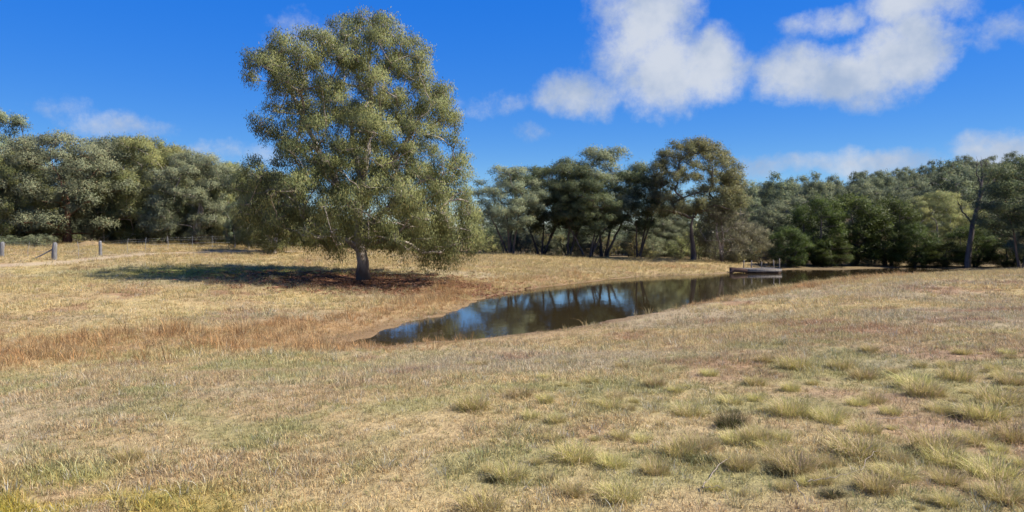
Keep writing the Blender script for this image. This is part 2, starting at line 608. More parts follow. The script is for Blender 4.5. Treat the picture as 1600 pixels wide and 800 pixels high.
def ground_col(x, y):
    """albedo of the dry turf from place to place"""
    straw, tan, green, grey = L(.48, .365, .175), L(.41, .295, .155), L(.285, .28, .105), L(.39, .32, .21)
    rust, mudc, litc, dirt = L(.40, .245, .105), L(.20, .135, .075), L(.13, .06, .04), L(.46, .36, .24)
    sd, gully, leftbank, litter, track, mud = zones(x, y)
    n1 = fbm(x * .33, y * .33, 5); n2 = fbm(x * .9, y * .9, 11); n3 = fbm(x * .16, y * .16, 23); n4 = fbm(x * 2.6, y * 2.6, 41, 3)
    c = lerp(np.broadcast_to(tan, x.shape + (3,)), straw, sstep(.35, .65, n1))
    near = 1 - sstep(13, 22, y)
    c = lerp(c, green, sstep(.50, .66, n2) * (.15 + .5 * near))
    c = lerp(c, green, sstep(.56, .74, n4) * .5 * near)
    c = lerp(c, grey, sstep(.52, .66, n3) * .6)
    c = lerp(c, L(.30, .165, .10), sstep(.60, .72, fbm(x * .6 + 9, y * .6, 77)) * .6)
    c = lerp(c, L(.34, .265, .175), near * .12)
    # greener ground colour painted where the big tree's shadow falls, tempering its blue
    shadow_tint = np.exp(-(((x - HERO[0] + 7) / 9) ** 2 + ((y - HERO[1] - 1) / 5) ** 2))
    c = lerp(c, L(.25, .255, .06), np.clip(shadow_tint * 1.2, 0, .92))
    moss = np.exp(-(((x + 3.0) / 1.5) ** 2 + ((y - 4.5) / .75) ** 2)) * sstep(.4, .55, n4)
    c = lerp(c, L(.36, .29, .03), np.clip(moss, 0, 1) * .9)
    bare = sstep(.55, .66, fbm(x * .75 + 4, y * .75, 63)) * sstep(.5, 3, x) * (1 - sstep(11, 15, y))
    c = lerp(c, L(.37, .255, .15), bare * .8)
    c = lerp(c, rust, np.clip(gully + leftbank * .75, 0, 1) * (.35 + .65 * n2))
    c = lerp(c, dirt, track * .8)
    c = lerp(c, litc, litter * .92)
    red = np.exp(-(((x - 15.5) / 3.5) ** 2 + ((y - 70) / 2.0) ** 2))
    c = lerp(c, L(.42, .20, .09), np.clip(red, 0, 1) * .8)
    c = lerp(c, mudc, mud * .75)
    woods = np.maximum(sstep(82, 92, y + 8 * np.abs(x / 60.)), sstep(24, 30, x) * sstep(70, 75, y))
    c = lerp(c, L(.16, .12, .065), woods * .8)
    return c


gv = np.stack([XX, YY, ZZ], -1).reshape(-1, 3)
nx, ny = len(GX), len(GY)
ii, jj = np.meshgrid(np.arange(nx - 1), np.arange(ny - 1))
b0 = (jj * nx + ii).ravel()
gq = np.stack([b0, b0 + 1, b0 + nx + 1, b0 + nx], -1)
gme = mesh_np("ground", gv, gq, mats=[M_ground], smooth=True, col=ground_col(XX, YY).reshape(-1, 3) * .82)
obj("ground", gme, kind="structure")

# pond surface: the pond outline grown a little under the banks
cen = POND.mean(0)
pp = []
for i in range(len(POND)):
    a, b, c = POND[i - 1], POND[i], POND[(i + 1) % len(POND)]
    t = (c - a) / np.linalg.norm(c - a)
    nrm = np.array([-t[1], t[0]])
    pp.append(b + nrm * .8)
wme = bpy.data.meshes.new("water")
wme.from_pydata([(p[0], p[1], 0.0) for p in pp], [], [list(range(len(pp)))])
wme.materials.append(M_water)
if wme.polygons[0].normal.z < 0:
    wme.flip_normals()
obj("water", wme, kind="structure")


# ------------------------------------------------------------------ grass
def blades(n, hmin, hmax, spread, lean, wid, r, colvar=.25, seg2=.5):
    """a tuft of n bent blades; tint holds a per-blade brightness"""
    a = r.uniform(0, 2 * np.pi, n); rad = spread * np.sqrt(r.uniform(0, 1, n))
    base = np.stack([np.cos(a) * rad, np.sin(a) * rad, np.full(n, -.01)], -1)
    h = r.uniform(hmin, hmax, n)
    a2 = a + r.normal(0, .9, n)
    ln = np.abs(r.normal(lean, lean * .5, n)) * h
    d = np.stack([np.cos(a2), np.sin(a2), np.zeros(n)], -1)
    side = np.stack([-np.sin(a2 + r.normal(0, .8, n)), np.cos(a2 + r.normal(0, .8, n)), np.zeros(n)], -1)
    w = wid * r.uniform(.6, 1.3, n)[:, None]
    up = np.array([0, 0, 1.0])
    mid = base + d * (ln * .35)[:, None] + up * (h * seg2 * 1.05)[:, None]
    tip = base + d * ln[:, None] + up * (h * np.clip(1 - .25 * (ln / np.maximum(h, 1e-6)) ** 2, .2, 1))[:, None]
    v = np.stack([base - side * w * .5, base + side * w * .5, mid + side * w * .42, mid - side * w * .42, tip], 1).reshape(-1, 3)
    k = np.arange(n) * 5
    q = np.stack([k, k + 1, k + 2, k + 3], -1); t = np.stack([k + 3, k + 2, k + 4], -1)
    return v, q, t


def tuft_collection(name, specs, mat):
    c = bpy.data.collections.new(name)
    for i, s in enumerate(specs):
        r = np.random.default_rng(100 + i)
        v, q, t = blades(*s, r)
        n = len(v) // 5
        br = r.uniform(.6, 1.25, n)
        warm = r.normal(0, .08, n)
        cc = np.repeat(np.stack([br * (1 + warm), br, br * (1 - warm)], -1), 5, 0)
        me = mesh_np(name + "_blades", v, q, t, [mat], col=np.clip(cc, .1, 2))
        o = bpy.data.objects.new("%s_tuft_%02d" % (name, i), me)
        c.objects.link(o)
    return c


def scatter(name, pts, rot, scl, idx, tint, coll, label, cat):
    me = bpy.data.meshes.new(name)
    n = len(pts)
    me.vertices.add(n)
    me.vertices.foreach_set('co', np.asarray(pts, np.float32).ravel())
    for nm, ty, arr, key in (('rot', 'FLOAT_VECTOR', rot, 'vector'), ('scl', 'FLOAT_VECTOR', scl, 'vector'), ('idx', 'INT', idx, 'value')):
        me.attributes.new(nm, ty, 'POINT').data.foreach_set(key, np.asarray(arr, np.int32 if ty == 'INT' else np.float32).ravel())
    c = np.ones((n, 4), np.float32); c[:, :3] = tint
    me.attributes.new('tint', 'FLOAT_COLOR', 'POINT').data.foreach_set('color', c.ravel())
    o = obj(name, me, label=label, cat=cat, kind="stuff")
    ng = bpy.data.node_groups.new(name + "_scatter", 'GeometryNodeTree')
    ng.interface.new_socket('Geometry', in_out='INPUT', socket_type='NodeSocketGeometry')
    ng.interface.new_socket('Geometry', in_out='OUTPUT', socket_type='NodeSocketGeometry')
    gi = ng.nodes.new('NodeGroupInput'); go = ng.nodes.new('NodeGroupOutput')
    ip = ng.nodes.new('GeometryNodeInstanceOnPoints')
    ci = ng.nodes.new('GeometryNodeCollectionInfo')
    ci.inputs['Collection'].default_value = coll
    ci.inputs['Separate Children'].default_value = True
    ci.inputs['Reset Children'].default_value = True

    def na(nm, ty):
        a = ng.nodes.new('GeometryNodeInputNamedAttribute'); a.data_type = ty
        a.inputs['Name'].default_value = nm
        return a.outputs['Attribute']
    lk = ng.links.new
    lk(gi.outputs[0], ip.inputs['Points']); lk(ci.outputs[0], ip.inputs['Instance'])
    ip.inputs['Pick Instance'].default_value = True
    lk(na('idx', 'INT'), ip.inputs['Instance Index'])
    lk(na('rot', 'FLOAT_VECTOR'), ip.inputs['Rotation'])
    lk(na('scl', 'FLOAT_VECTOR'), ip.inputs['Scale'])
    lk(ip.outputs[0], go.inputs[0])
    md = o.modifiers.new("scatter", 'NODES'); md.node_group = ng
    return o


def fan(d0, d1, dens, r, half=.82, pad=4.5):
    """random ground points between two distances out over the part of the paddock the photo looks at"""
    wmax = half * d1 + pad
    n = int(dens * (d1 - d0) * 2 * wmax)
    x = r.uniform(-wmax, wmax, n); y = r.uniform(d0, d1, n)
    k = np.abs(x) < half * y + pad
    return x[k], y[k]


# short dry turf
turf = tuft_collection("turf", [(16, .03, .075, .06, .7, .0055), (14, .02, .06, .07, 1.0, .0055), (18, .04, .10, .05, .55, .005), (12, .02, .05, .08, 1.3, .006),
                                (10, .06, .14, .05, .7, .0045), (16, .03, .08, .07, .9, .006)], M_blade)
r = np.random.default_rng(21)
X, Y, S = [], [], []
for d0, d1, dens, s in ((3.2, 9, 620, 1.0), (9, 15, 330, 1.25), (15, 26, 130, 1.8), (26, 45, 36, 2.6), (45, 70, 12, 3.4)):
    x, y = fan(d0, d1, dens, r)
    X.append(x); Y.append(y); S.append(np.full(len(x), s))
X, Y, S = map(np.concatenate, (X, Y, S))
sd, gully, leftbank, litter, track, mud = zones(X, Y)
cl = fbm(X * 1.4, Y * 1.4, 55)
bare = sstep(.55, .66, fbm(X * .75 + 4, Y * .75, 63)) * sstep(.5, 3, X) * (1 - sstep(11, 15, Y))
thin = r.uniform(0, 1, len(X)) > bare * .6
keep = (sd > .15) & (r.uniform(0, 1, len(X)) > .75 * litter + .6 * track + .3) | ((sd > .15) & (cl > .5) & (litter < .5) & (track < .3))
keep &= thin
X, Y, S, cl = X[keep], Y[keep], S[keep], cl[keep]
n = len(X)
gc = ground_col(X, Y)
br = r.uniform(.7, 1.35, n)[:, None]
gr = (r.uniform(0, 1, n) < .14 + .16 * (fbm(X * .8, Y * .8, 11) > .55))[:, None]
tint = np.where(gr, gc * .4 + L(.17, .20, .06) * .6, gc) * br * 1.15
tint = np.where((r.uniform(0, 1, n) < .06)[:, None], L(.52, .46, .34), tint)
sdk = poly_sd(X, Y, POND)
s = S * r.uniform(.45, .95, n) * (.6 + .75 * cl) * (.55 + .45 * sstep(.5, 4.0, sdk)) * (.6 + .8 * fbm(X * .4, Y * .4, 66))
scatter("dry_grass", np.stack([X, Y, height(X, Y)], -1), np.stack([r.normal(0, .12, n), r.normal(0, .12, n), r.uniform(0, 6.28, n)], -1),
        np.stack([s, s, s * r.uniform(.7, 1.3, n)], -1), r.integers(0, 6, n), np.clip(tint, .02, .75), turf,
        "short dry straw-coloured grass covering the paddock", "grass")

# long rusty grass in the gully and along the pond's left bank
reed = tuft_collection("reed", [(22, .25, .55, .10, .35, .009), (18, .30, .62, .12, .5, .009), (24, .2, .45, .12, .6, .009), (16, .15, .4, .14, .9, .010)], M_blade)
x, y = fan(9, 62, 22, r, .85, 5)
sd, gully, leftbank, litter, track, mud = zones(x, y)
pk = np.clip(gully * 1.1 + leftbank * 1.1, 0, 1) * (1 - litter)
k = (sd > -.1) & (height(x, y) > .01) & (r.uniform(0, 1, len(x)) < pk)
x, y = x[k], y[k]; n = len(x)
w = r.uniform(0, 1, n)[:, None]
w = np.clip(.55 * w + .9 * (fbm(x * .5, y * .5, 19) - .3)[:, None], 0, 1)
tint = (L(.44, .245, .10) * (1 - w) + L(.49, .36, .175) * w) * r.uniform(.65, 1.2, n)[:, None]
s = r.uniform(.4, 1.1, n) * np.clip(.15 + 1.6 * (fbm(x * .8, y * .8, 8) - .12), .3, 1.25) * (.5 + .5 * sstep(.2, 2.0, poly_sd(x, y, POND)))
scatter("rusty_long_grass", np.stack([x, y, height(x, y)], -1), np.stack([r.normal(0, .12, n), r.normal(-.05, .12, n), r.uniform(0, 6.28, n)], -1),
        np.stack([s * 1.2, s * 1.2, s], -1), r.integers(0, 4, n), tint, reed, "long rust-coloured dry grass filling the gully and left pond bank", "grass")

# pale long grass on the far banks, beside the fence and along the near shore
x, y = fan(18, 84, 9, r, .85, 5)
sd, gully, leftbank, litter, track, mud = zones(x, y)
m = sstep(44, 56, y) * .9 + (1 - sstep(.3, 1.6, sd)) * .9 * sstep(36, 44, y) + sstep(.52, .62, fbm(x * .3, y * .3, 91)) * .35 * sstep(20, 30, y)
k = (sd > .12) & (r.uniform(0, 1, len(x)) < m) & (litter < .3) & (track < .3) & (gully < .5) & ~((x > 25) & (y > 71))
x, y = x[k], y[k]; n = len(x)
w = r.uniform(0, 1, n)[:, None]
tint = (L(.50, .385, .19) * (1 - w) + L(.44, .35, .14) * w) * r.uniform(.7, 1.2, n)[:, None]
s = r.uniform(.35, .8, n)
scatter("pale_long_grass", np.stack([x, y, height(x, y)], -1), np.stack([r.normal(0, .15, n), r.normal(0, .15, n), r.uniform(0, 6.28, n)], -1),
        np.stack([s * 1.6, s * 1.6, s], -1), r.integers(0, 4, n), tint, reed, "pale straw grass growing long on the far bank and beside the fence", "grass")

# fallen leaves and bark under the big gum
lit = bpy.data.collections.new("litter")
for i in range(3):
    rr = np.random.default_rng(300 + i)
    m_ = 10
    ang = rr.uniform(0, 6.28, m_); ctr = np.c_[rr.normal(0, .14, m_), rr.normal(0, .14, m_), rr.uniform(.0, .04, m_)]
    dv = np.c_[np.cos(ang), np.sin(ang), rr.normal(0, .35, m_)] * rr.uniform(.08, .30, m_)[:, None]
    sv = np.c_[-np.sin(ang), np.cos(ang), rr.normal(0, .5, m_)] * rr.uniform(.012, .035, m_)[:, None]
    v = np.stack([ctr - dv / 2, ctr + sv, ctr + dv / 2, ctr - sv], 1).reshape(-1, 3)
    me = mesh_np("litter_leaves", v, np.arange(m_ * 4).reshape(-1, 4), mats=[M_blade], col=np.repeat(rr.uniform(.6, 1.4, (m_, 1)), 4, 0) * np.ones((1, 3)))
    lit.objects.link(bpy.data.objects.new("litter_leaf_%d" % i, me))
x = HERO[0] + r.normal(0, 3.4, 3500); y = HERO[1] - 1 + r.normal(0, 2.4, 3500)
n = len(x)
w = r.uniform(0, 1, n)[:, None]
tint = (L(.20, .085, .05) * (1 - w) + L(.30, .17, .09) * w)
s = r.uniform(.8, 1.8, n)
scatter("leaf_litter", np.stack([x, y, height(x, y) + .015], -1), np.stack([np.zeros(n), np.zeros(n), r.uniform(0, 6.28, n)], -1), np.stack([s, s, s], -1),
        r.integers(0, 3, n), tint, lit, "reddish fallen leaves and bark strips under the large gum tree", "leaf litter")

# ------------------------------------------------------------------ grass tussocks (countable plants)
TUS = []
for i in range(7):
    rr = np.random.default_rng(500 + i)
    v, q, t = blades(800, .08, .25, .15, .7, .004, rr)
    v2, q2, t2 = blades(260, .03, .11, .2, 1.1, .0042, rr)
    n1 = len(v); v = np.r_[v, v2]; q = np.r_[q, q2 + n1]; t = np.r_[t, t2 + n1]
    nb = len(v) // 5
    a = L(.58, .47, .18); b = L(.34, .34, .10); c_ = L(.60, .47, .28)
    if i >= 5:  # last meshes: blades coloured dark to imitate shade in hollows
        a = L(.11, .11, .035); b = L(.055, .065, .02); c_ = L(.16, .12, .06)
    w = rr.uniform(0, 1, nb)[:, None]; w2 = (rr.uniform(0, 1, nb) < .25)[:, None]
    cc = np.where(w2, c_, a * (1 - w) + b * w) * rr.uniform(.65, 1.2, nb)[:, None]
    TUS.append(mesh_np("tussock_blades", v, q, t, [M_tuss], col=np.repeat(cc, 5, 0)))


def ray_ground(px, py):
    """the point of the ground seen at a photograph pixel"""
    d = np.linspace(3, 95, 4000)
    zr = EYE - (py - HZ) / F * d
    zg = height((px - 800) / F * d, d)
    i = np.argmax(zr < zg)
    return np.array([(px - 800) / F * d[i], d[i], zg[i]])


def tussock(px, py, s, label, mesh=None, sz=1.0):
    p = ray_ground(px, py)
    o = obj("grass_tussock", TUS[mesh if mesh is not None else int(rng.integers(0, 5))], loc=p, label=label, cat="tussock", group="grass tussocks in the paddock")
    o.rotation_euler = (0, 0, rng.uniform(0, 6.28))
    o.scale = (s * .8, s * .8, s * sz * .72)
    return o


tussock(1462, 708, 1.35, "broad tawny-green grass tussock with a dark hollow on its shaded side", 0)
tussock(1182, 688, .95, "yellow-green grass tussock beside a dark round hollow in the near turf", 1)
tussock(1142, 668, 1.0, "dark grass clump standing in for shade just above the yellow-green tussock in the near turf", 5)
tussock(1243, 738, 1.05, "upright straw-tipped grass tussock near the long pale stick", 3)
tussock(1062, 712, 1.0, "yellowish grass tussock with dark shade trailing below it in the near turf", 4)
tussock(202, 722, .7, "lone golden grass tussock in the left of the near paddock", 1, 1.2)
tussock(798, 750, .85, "pale straw grass tussock at the bottom middle of the paddock", 3)
tussock(1352, 678, .95, "green-and-gold grass tussock between the two broad tussocks", 2)
tussock(1582, 690, 1.2, "large grass tussock at the right edge of the near paddock", 0)
tussock(1528, 696, .9, "orange-brown grass tussock next to the one at the right edge", 4)


def tus_label(px, py, s_=.8):
    cols = ((760, "left of the pond's near end"), (860, "below the pond's near end"), (950, "below the many-stemmed dark gum"), (1030, "below the tall rounded crown"), (1110, "below the domed gum"),
            (1190, "below the drooping wattle"), (1260, "below the jetty's right end"), (1330, "below the tallest wattle"), (1410, "below the wattle clump's right end"), (1490, "below the pale forked gum"),
            (1550, "below the leaning dark gum"), (9999, "by the right edge"))
    c_ = next(c for lim, c in cols if px < lim)
    r_ = "far up the turf" if py < 590 else "midway up the turf" if py < 640 else "in the near turf" if py < 700 else "low in the near turf" if py < 750 else "at the bottom edge"
    z_ = "tiny" if s_ < .45 else "small" if s_ < .75 else "medium" if s_ < 1.05 else "wide"
    return "%s pale grass tussock %s, %s" % (z_, r_, c_)



for px, py, s_, lb in ((1432, 712, .85, "dark grass clump standing in for shade against the left side of the broad tawny tussock"), (1222, 738, .75, "dark grass clump standing in for shade left of the upright straw-tipped tussock"),
                       (1092, 722, .7, "dark grass clump standing in for shade right of the yellowish shaded tussock"), (1496, 652, .6, "dark grass clump standing in for shade above the broad tawny tussock"),
                       (1300, 775, .5, "dark grass clump standing in for shade at the bottom edge below the thin level twig"), (1148, 645, .4, "tiny dark clump standing in for shade above the dark round one"), (772, 752, .5, "dark grass clump standing in for shade left of the bottom pale straw tussock")):
    tussock(px, py, s_, lb, 5 + (px % 2), .6)  # added dark clumps stand in for the shade beside tussocks
small = [(1440, 622, 1.5), (1410, 612, 1.2), (1470, 618, 1.2), (1500, 600, 1.2), (1380, 640, .9), (1260, 640, .9), (1225, 612, .9), (1125, 632, .8), (1040, 602, .8), (1340, 586, 1.0),
         (1510, 650, .9), (1290, 715, .8), (930, 722, .8), (990, 690, .7), (880, 690, .8), (900, 660, .8), (840, 640, .8), (800, 622, .8), (740, 640, .8), (760, 700, .6), (960, 655, .8),
         (1090, 655, .8), (1010, 640, .8), (1180, 600, .9), (1300, 610, .9), (1270, 580, 1.0), (1420, 575, 1.1), (1540, 585, 1.2), (1590, 600, 1.2), (1560, 620, 1.0), (1480, 580, 1.1),
         (1110, 585, .9), (1200, 572, 1.0), (1000, 580, .9), (920, 600, .9), (860, 590, .9), (950, 625, .8), (1150, 730, .6), (1010, 735, .7), (1330, 760, .7), (1420, 755, .6), (1560, 745, .7),
         (1200, 655, .7), (1320, 640, .8), (1380, 720, .7), (880, 770, .6), (1170, 780, .6), (980, 780, .7), (740, 790, .6), (1100, 770, .5), (1550, 655, .8), (1240, 690, .6),
         (1380, 600, 1.1), (1460, 640, 1.1), (1540, 640, 1.0), (1300, 660, .9), (1210, 715, .9), (1110, 690, .8), (1500, 725, .9), (1490, 560, 1.1), (1580, 550, 1.2), (1360, 556, 1.1)]
for _ in range(115):
    py_ = 556 + 236 * rng.uniform(0, 1) ** 1.25
    small.append((1640 - 900 * rng.uniform(0, 1) ** 1.35, py_, rng.uniform(.3, .62)))
for px, py, s_ in small:
    px, py, s_ = px + rng.normal(0, 20), py + rng.normal(0, 9), s_ * float(np.clip(rng.lognormal(0, .38), .5, 1.7))
    tussock(px, py, s_, tus_label(px, py, s_), None, rng.uniform(.75, 1.1))


# ------------------------------------------------------------------ tubes, sticks
def tube(path, radii, sides=6, cap=True):
    p = np.asarray(path, float); n = len(p)
    t = np.gradient(p, axis=0)
    t /= np.linalg.norm(t, axis=1)[:, None] + 1e-9
    ref = np.array([0.31, 0.95, 0.02]) if abs(t[0][1]) < .8 else np.array([1.0, 0, 0.1])
    u = np.cross(t, ref); u /= np.linalg.norm(u, axis=1)[:, None] + 1e-9
    w = np.cross(t, u)
    a = np.arange(sides) / sides * 2 * np.pi
    ring = u[:, None] * np.cos(a)[None, :, None] + w[:, None] * np.sin(a)[None, :, None]
    v = (p[:, None] + ring * np.asarray(radii)[:, None, None]).reshape(-1, 3)
    i, j = np.meshgrid(np.arange(n - 1), np.arange(sides), indexing='ij')
    q = np.stack([i * sides + j, i * sides + (j + 1) % sides, (i + 1) * sides + (j + 1) % sides, (i + 1) * sides + j], -1).reshape(-1, 4)
    return v, q


class MB:
    def __init__(self):
        self.v, self.q, self.n = [], [], 0

    def add(self, vq):
        self.v.append(vq[0]); self.q.append(np.asarray(vq[1]) + self.n); self.n += len(vq[0])

    def mesh(self, name, mats, smooth=True):
        return mesh_np(name, np.concatenate(self.v), np.concatenate(self.q), mats=mats, smooth=smooth)


M_stick = mat_wood("bleached_stick", (0.30, 0.25, 0.20, 1), (0.18, 0.145, 0.11, 1))


def stick(pix, rad, label):
    pts = [ray_ground(px, py) + np.array([0, 0, .03 + dz]) for px, py, dz in pix]
    base = pts[0].copy()
    P_ = np.array(pts) - base
    s_ = np.linspace(0, 1, 12)
    k = np.linspace(0, 1, len(P_))
    path = np.stack([np.interp(s_, k, P_[:, c]) for c in range(3)], -1)
    path[1:-1] += rng.normal(0, .006, (10, 3))
    v, q = tube(path, rad * .38 * np.linspace(1.1, .5, 12), 5)
    obj("fallen_stick", mesh_np("fallen_stick", v, q, mats=[M_stick], smooth=True), loc=base, label=label, cat="stick", group="fallen sticks in the near turf")


stick([(1098, 770, 0), (1118, 745, .03), (1142, 729, .05)], .011, "long pale curved stick lying in the turf at bottom middle-right")
stick([(1345, 742, 0), (1362, 722, .05), (1378, 714, .03), (1410, 735, 0)], .008, "thin bent twig arching below the broad tawny-green tussock")
stick([(1262, 765, .02), (1300, 760, .02), (1345, 748, .03)], .007, "thin level twig in front of the bent arching twig")
stick([(1240, 765, .03), (1262, 800, .02)], .009, "short pale stick pointing down to the bottom edge")
stick([(1100, 772, .01), (1128, 772, .02), (1132, 786, 0)], .006, "small forked-looking grey twig at the foot of the curved stick")
stick([(1370, 663, .02), (1440, 660, .02)], .008, "straight grey twig lying on bare turf at mid right")

# ------------------------------------------------------------------ trees
def unit(r, n):
    v = r.normal(0, 1, (n, 3))
    return v / np.linalg.norm(v, axis=1)[:, None]


def skeleton(trunks, clumps, r, tip=.03, twigs=5, wig=.12, boughs=None):
    """grow limbs from the trunk polylines to every clump centre, pipe-model radii, return tube mesh"""
    nodes, parent, trad = [], [], []
    for tr in trunks:
        tr = np.asarray(tr, float)
        prev = -1
        L_ = np.r_[0, np.cumsum(np.linalg.norm(np.diff(tr[:, :3], axis=0), axis=1))]
        m = max(4, int(L_[-1] / .45))
        for s_ in np.linspace(0, L_[-1], m):
            pt = np.array([np.interp(s_, L_, tr[:, c]) for c in range(4)])
            if 0 < s_ < L_[-1] * .98:
                pt[:2] += r.normal(0, .025, 2)
            nodes.append(pt[:3]); parent.append(prev); trad.append(pt[3]); prev = len(nodes) - 1
    ntr = len(nodes)
    order = np.argsort([np.min(np.linalg.norm(np.array(nodes) - c[:3], axis=1)) for c in clumps])
    branches, counts = [], [0] * len(nodes)
    tips = []
    for ci in order:
        c = np.array(clumps[ci][:3])
        A = np.array(nodes)
        dv = c - A
        dist = np.linalg.norm(dv, axis=1)
        cost = dist + 1.6 * np.maximum(0, -dv[:, 2] + .25 * dist) + np.where(A[:, 2] < .9, 3.0, 0.0)
        a = int(np.argmin(cost))
        m = max(3, int(dist[a] / .5) + 2)
        st = A[a]
        end = c - np.array([0, 0, clumps[ci][3] * .25])
        mid = (st + end) / 2 + np.array([0, 0, .10 * dist[a]]) + r.normal(0, .10 * dist[a], 3)
        idxs = [a]
        for t_ in np.linspace(0, 1, m)[1:]:
            pt = (1 - t_) ** 2 * st + 2 * t_ * (1 - t_) * mid + t_ * t_ * end
            if t_ < 1:
                pt = pt + r.normal(0, wig * .35, 3)
            nodes.append(pt); parent.append(idxs[-1]); trad.append(0); counts.append(0); idxs.append(len(nodes) - 1)
        branches.append(idxs); tips.append((idxs[-1], clumps[ci]))
        k = idxs[-1]
        while k >= 0:
            counts[k] += 1; k = parent[k]
    rad = np.array([tip * max(1, n_) ** .47 for n_ in counts])
    tr_ = np.array(trad)
    rad[:ntr] = np.maximum(rad[:ntr] * .45, tr_[:ntr])
    mb = MB()
    A = np.array(nodes)
    st = 0
    for i in range(1, ntr + 1):
        if i == ntr or parent[i] == -1:
            tb = tube(A[st:i], rad[st:i], 10)
            if boughs is not None and st > 0:
                boughs.append(tb)
            else:
                mb.add(tb)
            st = i
    for idxs in branches:
        rr = rad[idxs].copy(); rr[0] = min(rr[0], rr[1] * 1.25)
        mb.add(tube(A[idxs], rr, 6))
    for k, cl_ in tips:
        for _ in range(twigs):
            d = unit(r, 1)[0]; d[2] = abs(d[2]) * .7
            e = A[k] + d * cl_[3] * r.uniform(.6, .95)
            mid = (A[k] + e) / 2 + r.normal(0, .08, 3)
            mb.add(tube([A[k], mid, e], [tip * .8, tip * .55, tip * .3], 3))
    return mb


def foliage(clumps, r, spray_per, leaf_per, llen, lwid, flat=.72, droop=.6, weep=0.0, up=False, spread=.17, cols=None, cap=.25):
    """leaf blades hung in sprays through each clump; returns verts, quads, colours"""
    cl_ = np.asarray(clumps, float)
    ns = np.maximum(3, (spray_per * cl_[:, 3] ** 2).astype(int))
    ci = np.repeat(np.arange(len(cl_)), ns)
    S_ = len(ci)
    d = unit(r, S_)
    d[:, 2] = np.where(r.uniform(0, 1, S_) < cap, np.abs(d[:, 2]), d[:, 2])
    sp = cl_[ci, :3] + d * (cl_[ci, 3] * r.uniform(.15, 1, S_) ** .45)[:, None] * np.array([1, 1, flat])
    lp = np.maximum(2, r.poisson(leaf_per, S_))
    li = np.repeat(np.arange(S_), lp)
    n = len(li)
    off = r.normal(0, spread, (n, 3))
    off[:, 2] -= np.abs(r.normal(0, 1, n)) * weep
    c = sp[li] + off
    dr = unit(r, n)
    dr[:, 2] += (1.0 if up else -1.0) * droop
    dr /= np.linalg.norm(dr, axis=1)[:, None]
    sd_ = np.cross(dr, unit(r, n)); sd_ /= np.linalg.norm(sd_, axis=1)[:, None] + 1e-9
    ll = (llen * r.uniform(.6, 1.25, n))[:, None]; lw = (lwid * r.uniform(.6, 1.25, n))[:, None]
    v = np.stack([c, c + dr * ll * .4 + sd_ * lw * .5, c + dr * ll, c + dr * ll * .45 - sd_ * lw * .5], 1).reshape(-1, 3)
    a, b, e = [np.asarray(q_, float) for q_ in cols]
    wcl = r.uniform(0, 1, len(cl_))[ci][li]
    wsp = r.uniform(0, 1, S_)[li]
    w = np.clip(.5 * wcl + .38 * wsp + .14 * r.uniform(0, 1, n), 0, 1)[:, None]
    cc = a * (1 - w) + b * w
    cc = np.where((r.uniform(0, 1, n) < .06)[:, None], e, cc) * r.uniform(.9, 1.1, n)[:, None]
    pf = c - (cl_[ci, :3] - np.array([0, 0, .35]) * cl_[ci, 3:4])[li]
    pf /= np.linalg.norm(pf, axis=1)[:, None] + 1e-6
    return v, np.arange(n * 4).reshape(-1, 4), np.repeat(cc, 4, 0), np.repeat(pf, 4, 0)


OLIVE = ((.118, .138, .054), (.25, .248, .090), (.30, .235, .10))
GREYG = ((.12, .145, .085), (.21, .225, .125), (.25, .215, .11))
DARKG = ((.050, .069, .034), (.102, .121, .053), (.145, .13, .05))
WATTLE = ((.032, .047, .012), (.080, .105, .020), (.10, .105, .025))
HILLG = ((.072, .096, .054), (.145, .162, .088), (.18, .17, .085))


def tree_thing(name, mb, bark, fol, leafm, label, group=None, cat="tree"):
    root = obj(name, None, label=label, cat=cat, group=group)
    obj("trunk", mb.mesh(name + "_trunk", [bark]), root)
    v, q, c, pf = fol
    obj("crown", mesh_np(name + "_crown", v, q, mats=[leafm], col=c, puff=pf), root)
    return root


def poisson(cand, mind, most=10 ** 6):
    """thin candidate clumps (x, y, z, r) so that centres keep their distance"""
    buf = np.empty_like(cand); k = 0
    for c in cand:
        e = buf[:k, :3] - c[:3]
        if k == 0 or np.min((e * e).sum(1) - (mind * .5 * (buf[:k, 3] + c[3])) ** 2) > 0:
            buf[k] = c; k += 1
            if k >= most:
                break
    return buf[:k].copy()


# --- the large gum
K = 43 / F
OUT = np.array([(408, 62), (445, 55), (470, 62), (500, 48), (528, 22), (560, 14), (600, 18), (640, 48), (672, 62), (685, 105), (712, 140), (728, 185), (738, 230), (733, 280),
                (745, 310), (762, 345), (755, 380), (720, 395), (700, 410), (672, 418), (640, 395), (600, 382), (575, 398), (545, 392), (505, 385), (470, 372), (425, 368),
                (385, 345), (362, 305), (378, 262), (400, 238), (396, 205), (425, 195), (430, 172), (402, 168), (384, 150), (390, 112)], float)
HOLES = [(428, 150, 22), (690, 240, 17), (640, 130, 12), (410, 232, 14), (445, 235, 12), (705, 205, 12), (560, 60, 10), (470, 205, 12), (600, 112, 9), (655, 185, 11), (520, 198, 9), (590, 285, 9), (480, 290, 9), (500, 100, 9)]
r = np.random.default_rng(42)
cand = []
CU, CV, CR = r.uniform(360, 765, 9000), r.uniform(10, 420, 9000), np.clip(r.lognormal(-.16, .28, 9000), .5, 1.5)
CS = poly_sd(CU, CV, OUT)
XS = np.linspace(355, 770, 84)
RI = poly_sd(*np.meshgrid(XS, np.arange(8, 424)), OUT) < 0
